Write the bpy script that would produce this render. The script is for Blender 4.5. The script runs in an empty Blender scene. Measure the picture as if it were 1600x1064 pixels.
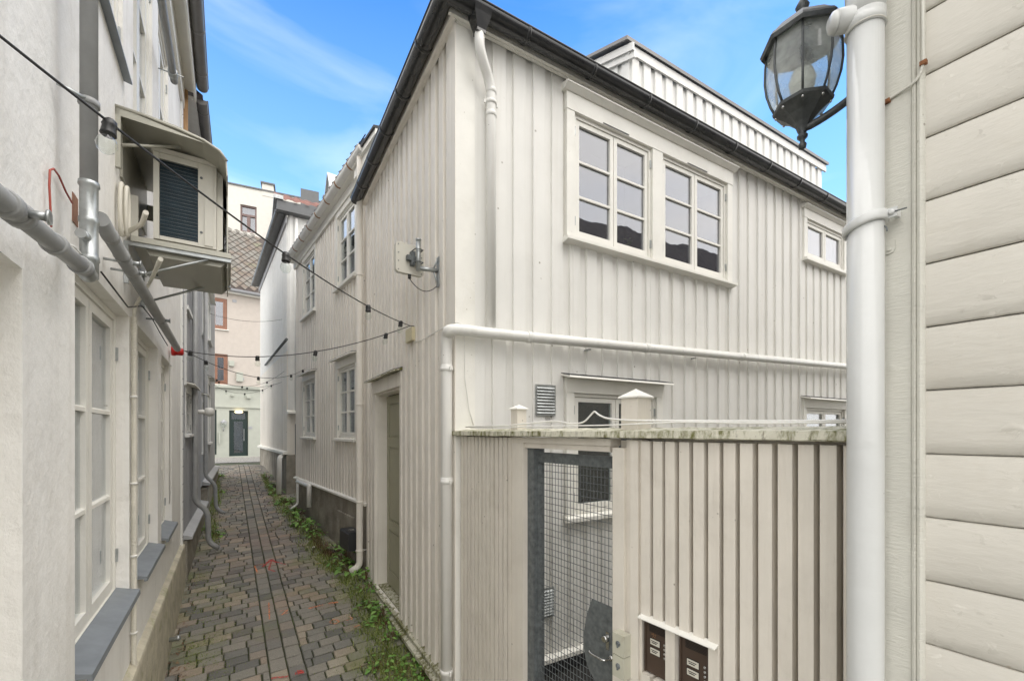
import bpy, bmesh, math, random
from mathutils import Vector, Matrix
random.seed(7)
R=math.radians
C=bpy.context.scene.collection
sc=bpy.context.scene
# ------------------------------------------------------------------ camera
FP=683.0; HZ=674.0; EYE=2.0           # focal length and horizon in photo pixels, eye height
cd=bpy.data.cameras.new('camera'); cam=bpy.data.objects.new('camera',cd); C.objects.link(cam)
cam.location=(0,0,EYE); cam.rotation_euler=(R(90),0,0)
cd.sensor_width=36; cd.lens=36*FP/1600; cd.shift_y=(HZ-532)/1600
cd.clip_start=0.03; cd.clip_end=500
sc.camera=cam
sc.view_settings.view_transform='Standard'; sc.view_settings.look='None'
sc.view_settings.gamma=1.0; sc.view_settings.exposure=0.86
sc.cycles.diffuse_bounces=8; sc.cycles.max_bounces=14; sc.cycles.transparent_max_bounces=16
# ------------------------------------------------------------------ sky and sun
SUN_EL=60; SUN_AZ=118                 # azimuth the light comes from, clockwise from +Y
w=bpy.data.worlds.new('World'); sc.world=w; w.use_nodes=True
nt=w.node_tree; N=nt.nodes; L=nt.links
bg=N['Background']; bg.inputs[1].default_value=0.12
sky=N.new('ShaderNodeTexSky'); sky.sky_type='NISHITA'; sky.sun_disc=False
sky.sun_elevation=R(SUN_EL); sky.sun_rotation=R(SUN_AZ); sky.air_density=1.0; sky.dust_density=0.4; sky.ozone_density=3.0
tc=N.new('ShaderNodeTexCoord'); sep=N.new('ShaderNodeSeparateXYZ'); L.new(tc.outputs['Generated'],sep.inputs[0])
def wm(op,a,b=None,clamp=False):
    n=N.new('ShaderNodeMath'); n.operation=op; n.use_clamp=clamp
    for i,v in enumerate((a,b)):
        if v is None: continue
        if isinstance(v,(int,float)): n.inputs[i].default_value=v
        else: L.new(v,n.inputs[i])
    return n.outputs[0]
# a high cloud deck, widened out of view for neutral light, covers the sky behind and overhead; ahead it breaks up into faint wisps
mp=N.new('ShaderNodeMapping'); mp.inputs['Scale'].default_value=(1.2,1.2,4.0); mp.inputs['Rotation'].default_value=(0.3,0.2,0.4)
L.new(tc.outputs['Generated'],mp.inputs[0])
nz=N.new('ShaderNodeTexNoise'); nz.inputs['Scale'].default_value=1.7; nz.inputs['Detail'].default_value=7; nz.inputs['Distortion'].default_value=0.6
L.new(mp.outputs[0],nz.inputs['Vector'])
back=wm('MULTIPLY_ADD',sep.outputs['Y'],-5.0); 
N[back.node.name].inputs[2].default_value=3.05
backc=wm('MULTIPLY',back,1.0,True)
wisp=wm('MULTIPLY',wm('SUBTRACT',nz.outputs['Fac'],0.41),2.0,True)
wisp=wm('MULTIPLY',wisp,0.34)
over=wm('MULTIPLY',backc,wm('ADD',wm('MULTIPLY',nz.outputs['Fac'],0.5),0.75),True)
fac=wm('MAXIMUM',over,wisp)
mixc=N.new('ShaderNodeMix'); mixc.data_type='RGBA'; L.new(fac,mixc.inputs[0])
tint=N.new('ShaderNodeMix'); tint.data_type='RGBA'; tint.blend_type='MULTIPLY'; tint.inputs[0].default_value=1
L.new(sky.outputs[0],tint.inputs[6]); tint.inputs[7].default_value=(.58,1.20,1.75,1)
hz_=wm('MULTIPLY',wm('SUBTRACT',0.70,sep.outputs['Z']),1.7,True)
hzm=N.new('ShaderNodeMix'); hzm.data_type='RGBA'; L.new(wm('MINIMUM',hz_,0.6),hzm.inputs[0]); L.new(tint.outputs[2],hzm.inputs[6]); hzm.inputs[7].default_value=(2.9,5.1,7.1,1)
L.new(hzm.outputs[2],mixc.inputs[6]); mixc.inputs[7].default_value=(11.6,11.3,10.9,1)
L.new(mixc.outputs[2],bg.inputs[0])
sd=bpy.data.lights.new('sun','SUN'); so=bpy.data.objects.new('sun',sd); C.objects.link(so)
sd.energy=0.75; sd.angle=R(45); sd.color=(1.0,0.95,0.88)
az=R(SUN_AZ); el=R(SUN_EL)
so.rotation_euler=(-Vector((math.sin(az)*math.cos(el),math.cos(az)*math.cos(el),math.sin(el)))).to_track_quat('-Z','Y').to_euler()

# ================================================================== materials
M={}
def mat(name,col,rough=.6,metal=0,var=.08,vscale=6,bump=0.0,bscale=(30,30,30),dirt=0,dirtcol=(.12,.11,.09),dscale=3,spec=.5,coat=0,streak=0,bdet=5,dz=(1,1,1),speck=0,speckcol=(.05,.04,.03),peel=0):
    m=bpy.data.materials.new(name); m.use_nodes=True; nt=m.node_tree; N=nt.nodes; L=nt.links
    b=N['Principled BSDF']; b.inputs['Roughness'].default_value=rough; b.inputs['Metallic'].default_value=metal
    b.inputs['Specular IOR Level'].default_value=spec; b.inputs['Coat Weight'].default_value=coat
    tc=N.new('ShaderNodeTexCoord'); src=tc.outputs['Object']
    def noise(scale,vec=(1,1,1),det=5,rough_=.55,dist=0):
        mp=N.new('ShaderNodeMapping'); mp.inputs['Scale'].default_value=vec; L.new(src,mp.inputs[0])
        n=N.new('ShaderNodeTexNoise'); n.inputs['Scale'].default_value=scale; n.inputs['Detail'].default_value=det
        n.inputs['Roughness'].default_value=rough_; n.inputs['Distortion'].default_value=dist
        L.new(mp.outputs[0],n.inputs['Vector']); return n.outputs['Fac']
    def ramp(f,a,b_):
        r=N.new('ShaderNodeMapRange'); r.inputs[1].default_value=a; r.inputs[2].default_value=b_; L.new(f,r.inputs[0]); return r.outputs[0]
    def mix(f,a,b_,blend='MIX'):
        x=N.new('ShaderNodeMix'); x.data_type='RGBA'; x.blend_type=blend
        if isinstance(f,(int,float)): x.inputs[0].default_value=f
        else: L.new(f,x.inputs[0])
        for i,v in ((6,a),(7,b_)):
            if isinstance(v,tuple): x.inputs[i].default_value=(*v[:3],1)
            else: L.new(v,x.inputs[i])
        return x.outputs[2]
    c0=tuple(max(0,x*(1-var)) for x in col); c1=tuple(min(1,x*(1+var)) for x in col)
    c=mix(ramp(noise(vscale,dz),.3,.7),c0,c1)
    if streak:
        f=noise(1.0,(14,14,.5),4); f2=ramp(f,.5,.8); mm=N.new('ShaderNodeMath'); mm.operation='MULTIPLY'; mm.inputs[1].default_value=streak; L.new(f2,mm.inputs[0]); c=mix(mm.outputs[0],c,dirtcol)
    if dirt:
        f=ramp(noise(dscale,(1,1,1),8,.7,.4),.52,.75); mm=N.new('ShaderNodeMath'); mm.operation='MULTIPLY'; mm.inputs[1].default_value=dirt; L.new(f,mm.inputs[0]); c=mix(mm.outputs[0],c,dirtcol)
    if speck:
        vo=N.new('ShaderNodeTexVoronoi'); vo.inputs['Scale'].default_value=speck; L.new(src,vo.inputs['Vector'])
        r=ramp(vo.outputs['Distance'],.09,.04); g=ramp(noise(speck*.35,(1,1,1),2),.54,.60)
        mm=N.new('ShaderNodeMath'); mm.operation='MULTIPLY'; L.new(r,mm.inputs[0]); L.new(g,mm.inputs[1])
        mm2=N.new('ShaderNodeMath'); mm2.operation='MULTIPLY'; mm2.inputs[1].default_value=.7; L.new(mm.outputs[0],mm2.inputs[0]); c=mix(mm2.outputs[0],c,speckcol)
    L.new(c,b.inputs['Base Color'])
    if bump:
        bp=N.new('ShaderNodeBump'); bp.inputs['Strength'].default_value=bump; bp.inputs['Distance'].default_value=.01
        hgt=noise(1,bscale,bdet,.6)
        if peel:
            a_=ramp(noise(1,(34,34,48),6,.62,1.2),.555,.575); g_=ramp(noise(1,(5,5,8),3),.50,.60)
            q1=N.new('ShaderNodeMath'); q1.operation='MULTIPLY'; L.new(a_,q1.inputs[0]); L.new(g_,q1.inputs[1])
            q2=N.new('ShaderNodeMath'); q2.operation='MULTIPLY_ADD'; q2.inputs[1].default_value=peel; L.new(q1.outputs[0],q2.inputs[0]); L.new(hgt,q2.inputs[2]); hgt=q2.outputs[0]
        L.new(hgt,bp.inputs['Height']); L.new(bp.outputs[0],b.inputs['Normal'])
    M[name]=m; return m
DRT=(.20,.17,.12)
mat('siding_white',(.77,.76,.725),.55,var=.045,vscale=2,bump=.25,bscale=(90,90,6),dirt=.14,dirtcol=(.42,.39,.30),dscale=1.6,streak=.22,speck=9,speckcol=(.18,.15,.1))
mat('siding_lane_tint',(.84,.80,.735),.55,var=.05,vscale=2,bump=.3,bscale=(90,90,6),dirt=.18,dirtcol=(.36,.31,.23),dscale=1.6,streak=.25,speck=9,speckcol=(.12,.1,.07))  # corner house's white paint again, warmed and lightened for the lane's light
mat('siding_bright',(.78,.78,.76),.55,var=.04,bump=.2,bscale=(90,90,6),streak=.15,dirtcol=(.4,.37,.3))
mat('siding_grey',(.36,.365,.385),.55,var=.06,bump=.25,bscale=(90,90,6),streak=.2,dirtcol=(.15,.15,.15))
mat('siding_lightgrey',(.45,.455,.465),.55,var=.06,streak=.2,dirtcol=(.2,.2,.2))
mat('fence_paint',(.70,.655,.58),.55,var=.05,vscale=5,bump=.3,bscale=(120,120,9),dirt=.2,dirtcol=(.30,.25,.18),dscale=3,streak=.2,speck=16,speckcol=(.1,.08,.05))
mat('trim_white',(.80,.785,.73),.45,var=.04,vscale=5,bump=.15,bscale=(60,60,60),dirt=.15,dirtcol=(.4,.36,.27),speck=20,speckcol=(.2,.16,.1))
mat('clapboard_paint',(.58,.555,.495),.42,var=.06,vscale=4,peel=2.2,bump=.22,bscale=(12,12,50),dirt=.25,dirtcol=(.45,.40,.31),dscale=6,bdet=8,speck=14,speckcol=(.35,.2,.08))
mat('cornerboard_paint',(.60,.59,.53),.38,var=.06,vscale=6,peel=1.3,bump=.30,bscale=(40,40,200),dirt=.2,dirtcol=(.42,.38,.30),dscale=7,bdet=8,speck=22,speckcol=(.2,.18,.14))
mat('stucco',(.84,.825,.79),.85,var=.08,vscale=1.6,bump=.6,bscale=(24,24,18),streak=.22,dirt=.30,dirtcol=(.42,.37,.30),dscale=1.3,bdet=7)
mat('stucco_pink',(.50,.45,.405),.85,var=.04,bump=.3,bscale=(8,8,8),dirt=.1,dirtcol=(.5,.42,.34),dscale=.6)
mat('stucco_pale',(.44,.455,.40),.85,var=.04,bump=.2,bscale=(8,8,8))
mat('stucco_ivory',(.66,.64,.59),.85,var=.04,bump=.2,bscale=(5,5,5),dirt=.12,dirtcol=(.5,.46,.4),dscale=.4)
mat('concrete',(.30,.275,.23),.9,var=.35,vscale=3,bump=.9,bscale=(18,18,18),dirt=.75,dirtcol=(.10,.085,.065),dscale=2.2)
mat('ledge',(.50,.46,.36),.85,var=.2,vscale=8,bump=.5,bscale=(30,30,30),dirt=.85,dirtcol=(.19,.20,.05),dscale=6)
mat('slate_sill',(.20,.22,.24),.5,var=.12,vscale=12,bump=.1,bscale=(30,30,30))
mat('pvc_white',(.76,.75,.715),.32,streak=.25,var=.03,vscale=3,dirt=.12,dirtcol=(.4,.37,.3),dscale=5,speck=18,speckcol=(.12,.1,.08))
mat('pipe_gloss',(.62,.63,.62),.26,var=.05,vscale=4,streak=.18,bump=.35,bscale=(5,5,7),coat=.3,dirt=.15,dirtcol=(.42,.42,.4),dscale=4,speck=24,speckcol=(.1,.09,.08))
mat('pipe_grey',(.30,.305,.305),.45,var=.12,vscale=9,dirt=.4,dirtcol=(.30,.29,.27),dscale=12,metal=.0,streak=.3)
mat('galvanised',(.42,.44,.44),.38,metal=.75,var=.2,vscale=22,dirt=.3,dirtcol=(.25,.26,.26),dscale=14)
mat('galv_dull',(.15,.165,.168),.6,metal=.35,var=.3,vscale=40,dirt=.45,dirtcol=(.09,.10,.10),dscale=9,bump=.1,bscale=(60,60,60))
mat('gutter_black',(.022,.023,.024),.26,var=.3,vscale=6,dirt=.22,dirtcol=(.10,.095,.085),dscale=9,coat=.2,speck=16,speckcol=(.3,.3,.27))
mat('gutter_grey',(.15,.145,.14),.4,var=.12,coat=.1)
mat('fascia_grey',(.12,.125,.13),.5)
mat('lamp_metal',(.075,.08,.082),.42,metal=.4,var=.3,vscale=30,dirt=.55,dirtcol=(.17,.18,.175),dscale=18,bump=.15,bscale=(70,70,70))
mat('door_green',(.36,.35,.25),.5,var=.06,bump=.2,bscale=(70,70,6),dirt=.2,dirtcol=(.14,.13,.08))
mat('door_slate',(.10,.12,.135),.5)
mat('door_dark',(.02,.035,.032),.35)
mat('wood_orange',(.25,.12,.075),.5,var=.12)
mat('wood_raw',(.40,.24,.12),.7,var=.2)
mat('black_plastic',(.018,.018,.018),.4)
mat('rubber',(.022,.021,.02),.5)
mat('bait_box',(.03,.032,.036),.45)
mat('intercom_brown',(.075,.05,.036),.4,metal=.2,var=.1,speck=60,speckcol=(.2,.1,.06))
mat('intercom_dark',(.012,.01,.009),.5)
mat('paper',(.62,.60,.52),.5)
mat('lockbox',(.50,.49,.40),.35,var=.06,dirt=.35,dirtcol=(.25,.17,.07),dscale=18)
mat('steel',(.55,.55,.54),.22,metal=1)
mat('rust',(.22,.085,.03),.8,var=.4,vscale=90)
mat('rust_gutter',(.30,.15,.07),.8,var=.3,vscale=60)
mat('red_plastic',(.50,.02,.015),.35)
mat('red_cable',(.35,.06,.04),.5)
mat('ivory_plastic',(.62,.56,.38),.45)
mat('ac_body',(.62,.60,.53),.4,var=.04,dirt=.15,dirtcol=(.4,.37,.3))
mat('ac_hood',(.42,.41,.35),.35,var=.05,metal=.2)
mat('coil',(.010,.028,.04),.35,metal=.4,var=.3,vscale=20)
mat('foam',(.66,.63,.55),.6)
mat('tile_dark',(.055,.04,.035),.7,var=.5,vscale=12,dirt=.5,dirtcol=(.10,.10,.07),dscale=8)
mat('tile_red',(.17,.065,.045),.6,var=.4,vscale=7,dirt=.4,dirtcol=(.12,.06,.05),dscale=4)
mat('asphalt_felt',(.05,.052,.056),.8)
mat('slat_gap_dark',(.13,.11,.085),.8,var=.2)
mat('yard_shade',(.022,.021,.02),.9,var=.3)
mat('soil',(.05,.055,.03),.95,var=.4,vscale=9,bump=.8,bscale=(40,40,40),dirt=1,dirtcol=(.085,.115,.02),dscale=2.5)
mat('yard_stone',(.06,.058,.05),.9,var=.3,bump=.6,bscale=(14,14,14))
mat('terrain',(.10,.10,.085),.95,var=.2,vscale=.5)
mat('street_stone',(.26,.25,.23),.85,var=.18,vscale=12,bump=.3,bscale=(12,12,12))
mat('orange_spray',(.80,.27,.11),.7,var=.25,vscale=40)
mat('red_spray',(.55,.07,.06),.7,var=.25,vscale=40)
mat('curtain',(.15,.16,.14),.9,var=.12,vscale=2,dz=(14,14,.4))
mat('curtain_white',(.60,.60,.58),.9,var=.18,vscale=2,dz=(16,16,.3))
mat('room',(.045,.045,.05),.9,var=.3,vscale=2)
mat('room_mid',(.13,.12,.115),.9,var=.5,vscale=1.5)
mat('vase',(.45,.48,.33),.35)
mat('pot',(.42,.50,.45),.5)
mat('stem',(.16,.08,.04),.8)
def leafmat(name,a,b_):
    m=bpy.data.materials.new(name); m.use_nodes=True; nt=m.node_tree; N=nt.nodes; L=nt.links; bs=N['Principled BSDF']
    g=N.new('ShaderNodeNewGeometry'); mx=N.new('ShaderNodeMix'); mx.data_type='RGBA'; L.new(g.outputs['Random Per Island'],mx.inputs[0])
    mx.inputs[6].default_value=(*a,1); mx.inputs[7].default_value=(*b_,1); L.new(mx.outputs[2],bs.inputs['Base Color']); bs.inputs['Roughness'].default_value=.55
    bs.inputs['Subsurface Weight'].default_value=0.0
    M[name]=m
leafmat('leaf',(.10,.24,.035),(.22,.38,.08)); leafmat('grass',(.12,.19,.03),(.28,.31,.09)); leafmat('dead',(.10,.05,.03),(.17,.10,.05)); leafmat('dry_leaf',(.10,.035,.02),(.25,.15,.07))
def glassmat(name,ior=1.6,tint=(1,1,1),rough=0.0,pale_refl=0):
    m=bpy.data.materials.new(name); m.use_nodes=True; nt=m.node_tree; N=nt.nodes; L=nt.links
    N.remove(N['Principled BSDF']); o=N['Material Output']
    f0=((ior-1)/(ior+1))**2
    lw=N.new('ShaderNodeLayerWeight'); lw.inputs[0].default_value=.5; pw_=N.new('ShaderNodeMath'); pw_.operation='POWER'; pw_.inputs[1].default_value=4; L.new(lw.outputs['Facing'],pw_.inputs[0])
    f=N.new('ShaderNodeMapRange'); f.inputs[3].default_value=f0; f.inputs[4].default_value=1; L.new(pw_.outputs[0],f.inputs[0])
    t=N.new('ShaderNodeBsdfTransparent'); t.inputs[0].default_value=(*tint,1)
    g=N.new('ShaderNodeBsdfGlossy'); g.inputs['Roughness'].default_value=rough; g.inputs[0].default_value=(.97,.97,1,1)
    tcx=N.new('ShaderNodeTexCoord'); nn=N.new('ShaderNodeTexNoise'); nn.inputs['Scale'].default_value=3.0; nn.inputs['Detail'].default_value=1; L.new(tcx.outputs['Object'],nn.inputs['Vector'])
    bp=N.new('ShaderNodeBump'); bp.inputs['Strength'].default_value=.14; bp.inputs['Distance'].default_value=.02; L.new(nn.outputs[0],bp.inputs['Height']); L.new(bp.outputs[0],g.inputs['Normal'])
    mx=N.new('ShaderNodeMixShader'); L.new(f.outputs[0],mx.inputs[0]); L.new(t.outputs[0],mx.inputs[1]); L.new(g.outputs[0],mx.inputs[2]); L.new(mx.outputs[0],o.inputs[0])
    if pale_refl:  # whitish layer mixed into the clear panes stands for pale reflections
        o2=o.inputs[0].links[0].from_node; tr=N.new('ShaderNodeBsdfTranslucent'); tr.inputs[0].default_value=(.85,.88,.85,1); df=N.new('ShaderNodeBsdfDiffuse'); df.inputs[0].default_value=(.75,.78,.75,1)
        m1=N.new('ShaderNodeMixShader'); L.new(tr.outputs[0],m1.inputs[1]); L.new(df.outputs[0],m1.inputs[2])
        n3=N.new('ShaderNodeTexNoise'); n3.inputs['Scale'].default_value=14; n3.inputs['Detail'].default_value=4; L.new(tcx.outputs['Object'],n3.inputs['Vector'])
        r3=N.new('ShaderNodeMapRange'); r3.inputs[1].default_value=.35; r3.inputs[2].default_value=.65; r3.inputs[3].default_value=pale_refl*.4; r3.inputs[4].default_value=pale_refl*1.5; L.new(n3.outputs['Fac'],r3.inputs[0])
        m2=N.new('ShaderNodeMixShader'); L.new(r3.outputs[0],m2.inputs[0]); L.new(o2.outputs[0],m2.inputs[1]); L.new(m1.outputs[0],m2.inputs[2]); L.new(m2.outputs[0],o.inputs[0])
    M[name]=m
glassmat('glass',2.1,(.75,.8,.8)); glassmat('glass_clear',1.5,(.93,.95,.93)); glassmat('glass_lamp',2.0,(.93,.96,.93),.08,.36); glassmat('glass_mirrorish',2.45,(.6,.62,.65))
def emitmat(name,col,st):
    m=bpy.data.materials.new(name); m.use_nodes=True; b=m.node_tree.nodes['Principled BSDF']; b.inputs['Emission Color'].default_value=(*col,1); b.inputs['Emission Strength'].default_value=st; M[name]=m
emitmat('lamp_glow',(1,.72,.35),3.0)
def settmat():
    m=bpy.data.materials.new('sett_stone'); m.use_nodes=True; nt=m.node_tree; N=nt.nodes; L=nt.links; b=N['Principled BSDF']; b.inputs['Roughness'].default_value=.78
    g=N.new('ShaderNodeNewGeometry'); cr=N.new('ShaderNodeValToRGB'); L.new(g.outputs['Random Per Island'],cr.inputs[0])
    cr.color_ramp.interpolation='LINEAR'; els=cr.color_ramp.elements
    els[0].position=0; els[0].color=(.125,.122,.112,1); els[1].position=1; els[1].color=(.34,.31,.245,1)
    for p,c in ((.25,(.185,.180,.163)),(.5,(.255,.235,.20)),(.7,(.215,.205,.18)),(.88,(.29,.235,.185))):
        e=els.new(p); e.color=(*c,1)
    tc=N.new('ShaderNodeTexCoord')
    def nz(s,d): 
        n=N.new('ShaderNodeTexNoise'); n.inputs['Scale'].default_value=s; n.inputs['Detail'].default_value=d; L.new(tc.outputs['Object'],n.inputs['Vector']); return n.outputs['Fac']
    fine=nz(160,4); mx=N.new('ShaderNodeMix'); mx.data_type='RGBA'; mx.blend_type='MULTIPLY'; mx.inputs[0].default_value=.55
    r=N.new('ShaderNodeMapRange'); r.inputs[1].default_value=.35; r.inputs[2].default_value=.65; r.inputs[3].default_value=.6; r.inputs[4].default_value=1.35; L.new(fine,r.inputs[0])
    L.new(cr.outputs[0],mx.inputs[6]); L.new(r.outputs[0],mx.inputs[7])
    mo=nz(2.3,6); at=N.new('ShaderNodeAttribute'); at.attribute_name='moss'
    ad=N.new('ShaderNodeMath'); ad.operation='MULTIPLY_ADD'; ad.inputs[1].default_value=.30; L.new(at.outputs['Fac'],ad.inputs[0]); L.new(mo,ad.inputs[2])
    fn=nz(30,4); ad2=N.new('ShaderNodeMath'); ad2.operation='MULTIPLY_ADD'; ad2.inputs[1].default_value=.25; L.new(fn,ad2.inputs[0]); L.new(ad.outputs[0],ad2.inputs[2])
    rr=N.new('ShaderNodeMapRange'); rr.inputs[1].default_value=.70; rr.inputs[2].default_value=.95; rr.inputs[4].default_value=.72; L.new(ad2.outputs[0],rr.inputs[0])
    m2=N.new('ShaderNodeMix'); m2.data_type='RGBA'; L.new(rr.outputs[0],m2.inputs[0]); L.new(mx.outputs[2],m2.inputs[6]); m2.inputs[7].default_value=(.17,.19,.07,1)
    # reddish worn patches down the middle
    pk=nz(1.1,3); at2=N.new('ShaderNodeAttribute'); at2.attribute_name='mid'
    r3=N.new('ShaderNodeMapRange'); r3.inputs[1].default_value=.5; r3.inputs[2].default_value=.68; r3.inputs[4].default_value=.16; L.new(pk,r3.inputs[0])
    ml=N.new('ShaderNodeMath'); ml.operation='MULTIPLY'; L.new(r3.outputs[0],ml.inputs[0]); L.new(at2.outputs['Fac'],ml.inputs[1])
    m3=N.new('ShaderNodeMix'); m3.data_type='RGBA'; L.new(ml.outputs[0],m3.inputs[0]); L.new(m2.outputs[2],m3.inputs[6]); m3.inputs[7].default_value=(.36,.15,.12,1)
    L.new(m3.outputs[2],b.inputs['Base Color'])
    bp=N.new('ShaderNodeBump'); bp.inputs['Strength'].default_value=.5; bp.inputs['Distance'].default_value=.006; L.new(nz(60,6),bp.inputs['Height']); L.new(bp.outputs[0],b.inputs['Normal'])
    M['sett_stone']=m
settmat()
def scalemat():
    # diamond slate scales, worn rusty and lichen pale
    m=bpy.data.materials.new('slate_scales'); m.use_nodes=True; nt=m.node_tree; N=nt.nodes; L=nt.links; b=N['Principled BSDF']; b.inputs['Roughness'].default_value=.8
    tc=N.new('ShaderNodeTexCoord')
    n=N.new('ShaderNodeTexNoise'); n.inputs['Scale'].default_value=1.3; n.inputs['Detail'].default_value=8; L.new(tc.outputs['Object'],n.inputs['Vector'])
    g=N.new('ShaderNodeNewGeometry'); cr=N.new('ShaderNodeValToRGB'); ad=N.new('ShaderNodeMath'); ad.operation='MULTIPLY_ADD'; ad.inputs[1].default_value=.22
    L.new(g.outputs['Random Per Island'],ad.inputs[0]); L.new(n.outputs['Fac'],ad.inputs[2]); L.new(ad.outputs[0],cr.inputs[0])
    e=cr.color_ramp.elements; e[0].position=.35; e[0].color=(.12,.11,.095,1); e[1].position=.85; e[1].color=(.19,.19,.13,1)
    x=e.new(.55); x.color=(.20,.19,.165,1); x=e.new(.7); x.color=(.16,.125,.10,1)
    L.new(cr.outputs[0],b.inputs['Base Color']); M['slate_scales']=m
scalemat()
def mossyboard():
    m=bpy.data.materials.new('mossy_cap'); m.use_nodes=True; nt=m.node_tree; N=nt.nodes; L=nt.links; b=N['Principled BSDF']; b.inputs['Roughness'].default_value=.75
    tc=N.new('ShaderNodeTexCoord'); mp=N.new('ShaderNodeMapping'); mp.inputs['Scale'].default_value=(1,1,.35); L.new(tc.outputs['Object'],mp.inputs[0])
    def nz(s,d): 
        n=N.new('ShaderNodeTexNoise'); n.inputs['Scale'].default_value=s; n.inputs['Detail'].default_value=d; n.inputs['Roughness'].default_value=.7; L.new(mp.outputs[0],n.inputs['Vector']); return n.outputs['Fac']
    a=nz(2.2,3); c=nz(38,6)
    s=N.new('ShaderNodeMath'); s.operation='MULTIPLY_ADD'; s.inputs[1].default_value=.9; L.new(a,s.inputs[0]); L.new(c,s.inputs[2])
    r=N.new('ShaderNodeMapRange'); r.inputs[1].default_value=.86; r.inputs[2].default_value=1.06; L.new(s.outputs[0],r.inputs[0])
    cr=N.new('ShaderNodeMix'); cr.data_type='RGBA'; L.new(r.outputs[0],cr.inputs[0]); cr.inputs[6].default_value=(.60,.58,.48,1); cr.inputs[7].default_value=(.13,.13,.035,1)
    d=nz(70,5); r2=N.new('ShaderNodeMapRange'); r2.inputs[1].default_value=.58; r2.inputs[2].default_value=.66; r2.inputs[4].default_value=.55; L.new(d,r2.inputs[0])
    m2=N.new('ShaderNodeMix'); m2.data_type='RGBA'; L.new(r2.outputs[0],m2.inputs[0]); L.new(cr.outputs[2],m2.inputs[6]); m2.inputs[7].default_value=(.09,.065,.04,1)
    L.new(m2.outputs[2],b.inputs['Base Color']); bp=N.new('ShaderNodeBump'); bp.inputs['Strength'].default_value=.5; bp.inputs['Distance'].default_value=.005; L.new(c,bp.inputs['Height']); L.new(bp.outputs[0],b.inputs['Normal'])
    M['mossy_cap']=m
mossyboard()

for nm in ('orange_spray','red_spray'):
    m=M[nm]; nt=m.node_tree; tcn=nt.nodes.new('ShaderNodeTexCoord'); n=nt.nodes.new('ShaderNodeTexNoise'); n.inputs['Scale'].default_value=70; n.inputs['Detail'].default_value=5; nt.links.new(tcn.outputs['Object'],n.inputs['Vector'])
    r=nt.nodes.new('ShaderNodeMapRange'); r.inputs[1].default_value=.42; r.inputs[2].default_value=.60; r.inputs[3].default_value=.35; r.inputs[4].default_value=.95; nt.links.new(n.outputs['Fac'],r.inputs[0]); nt.links.new(r.outputs[0],nt.nodes['Principled BSDF'].inputs['Alpha'])
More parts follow.
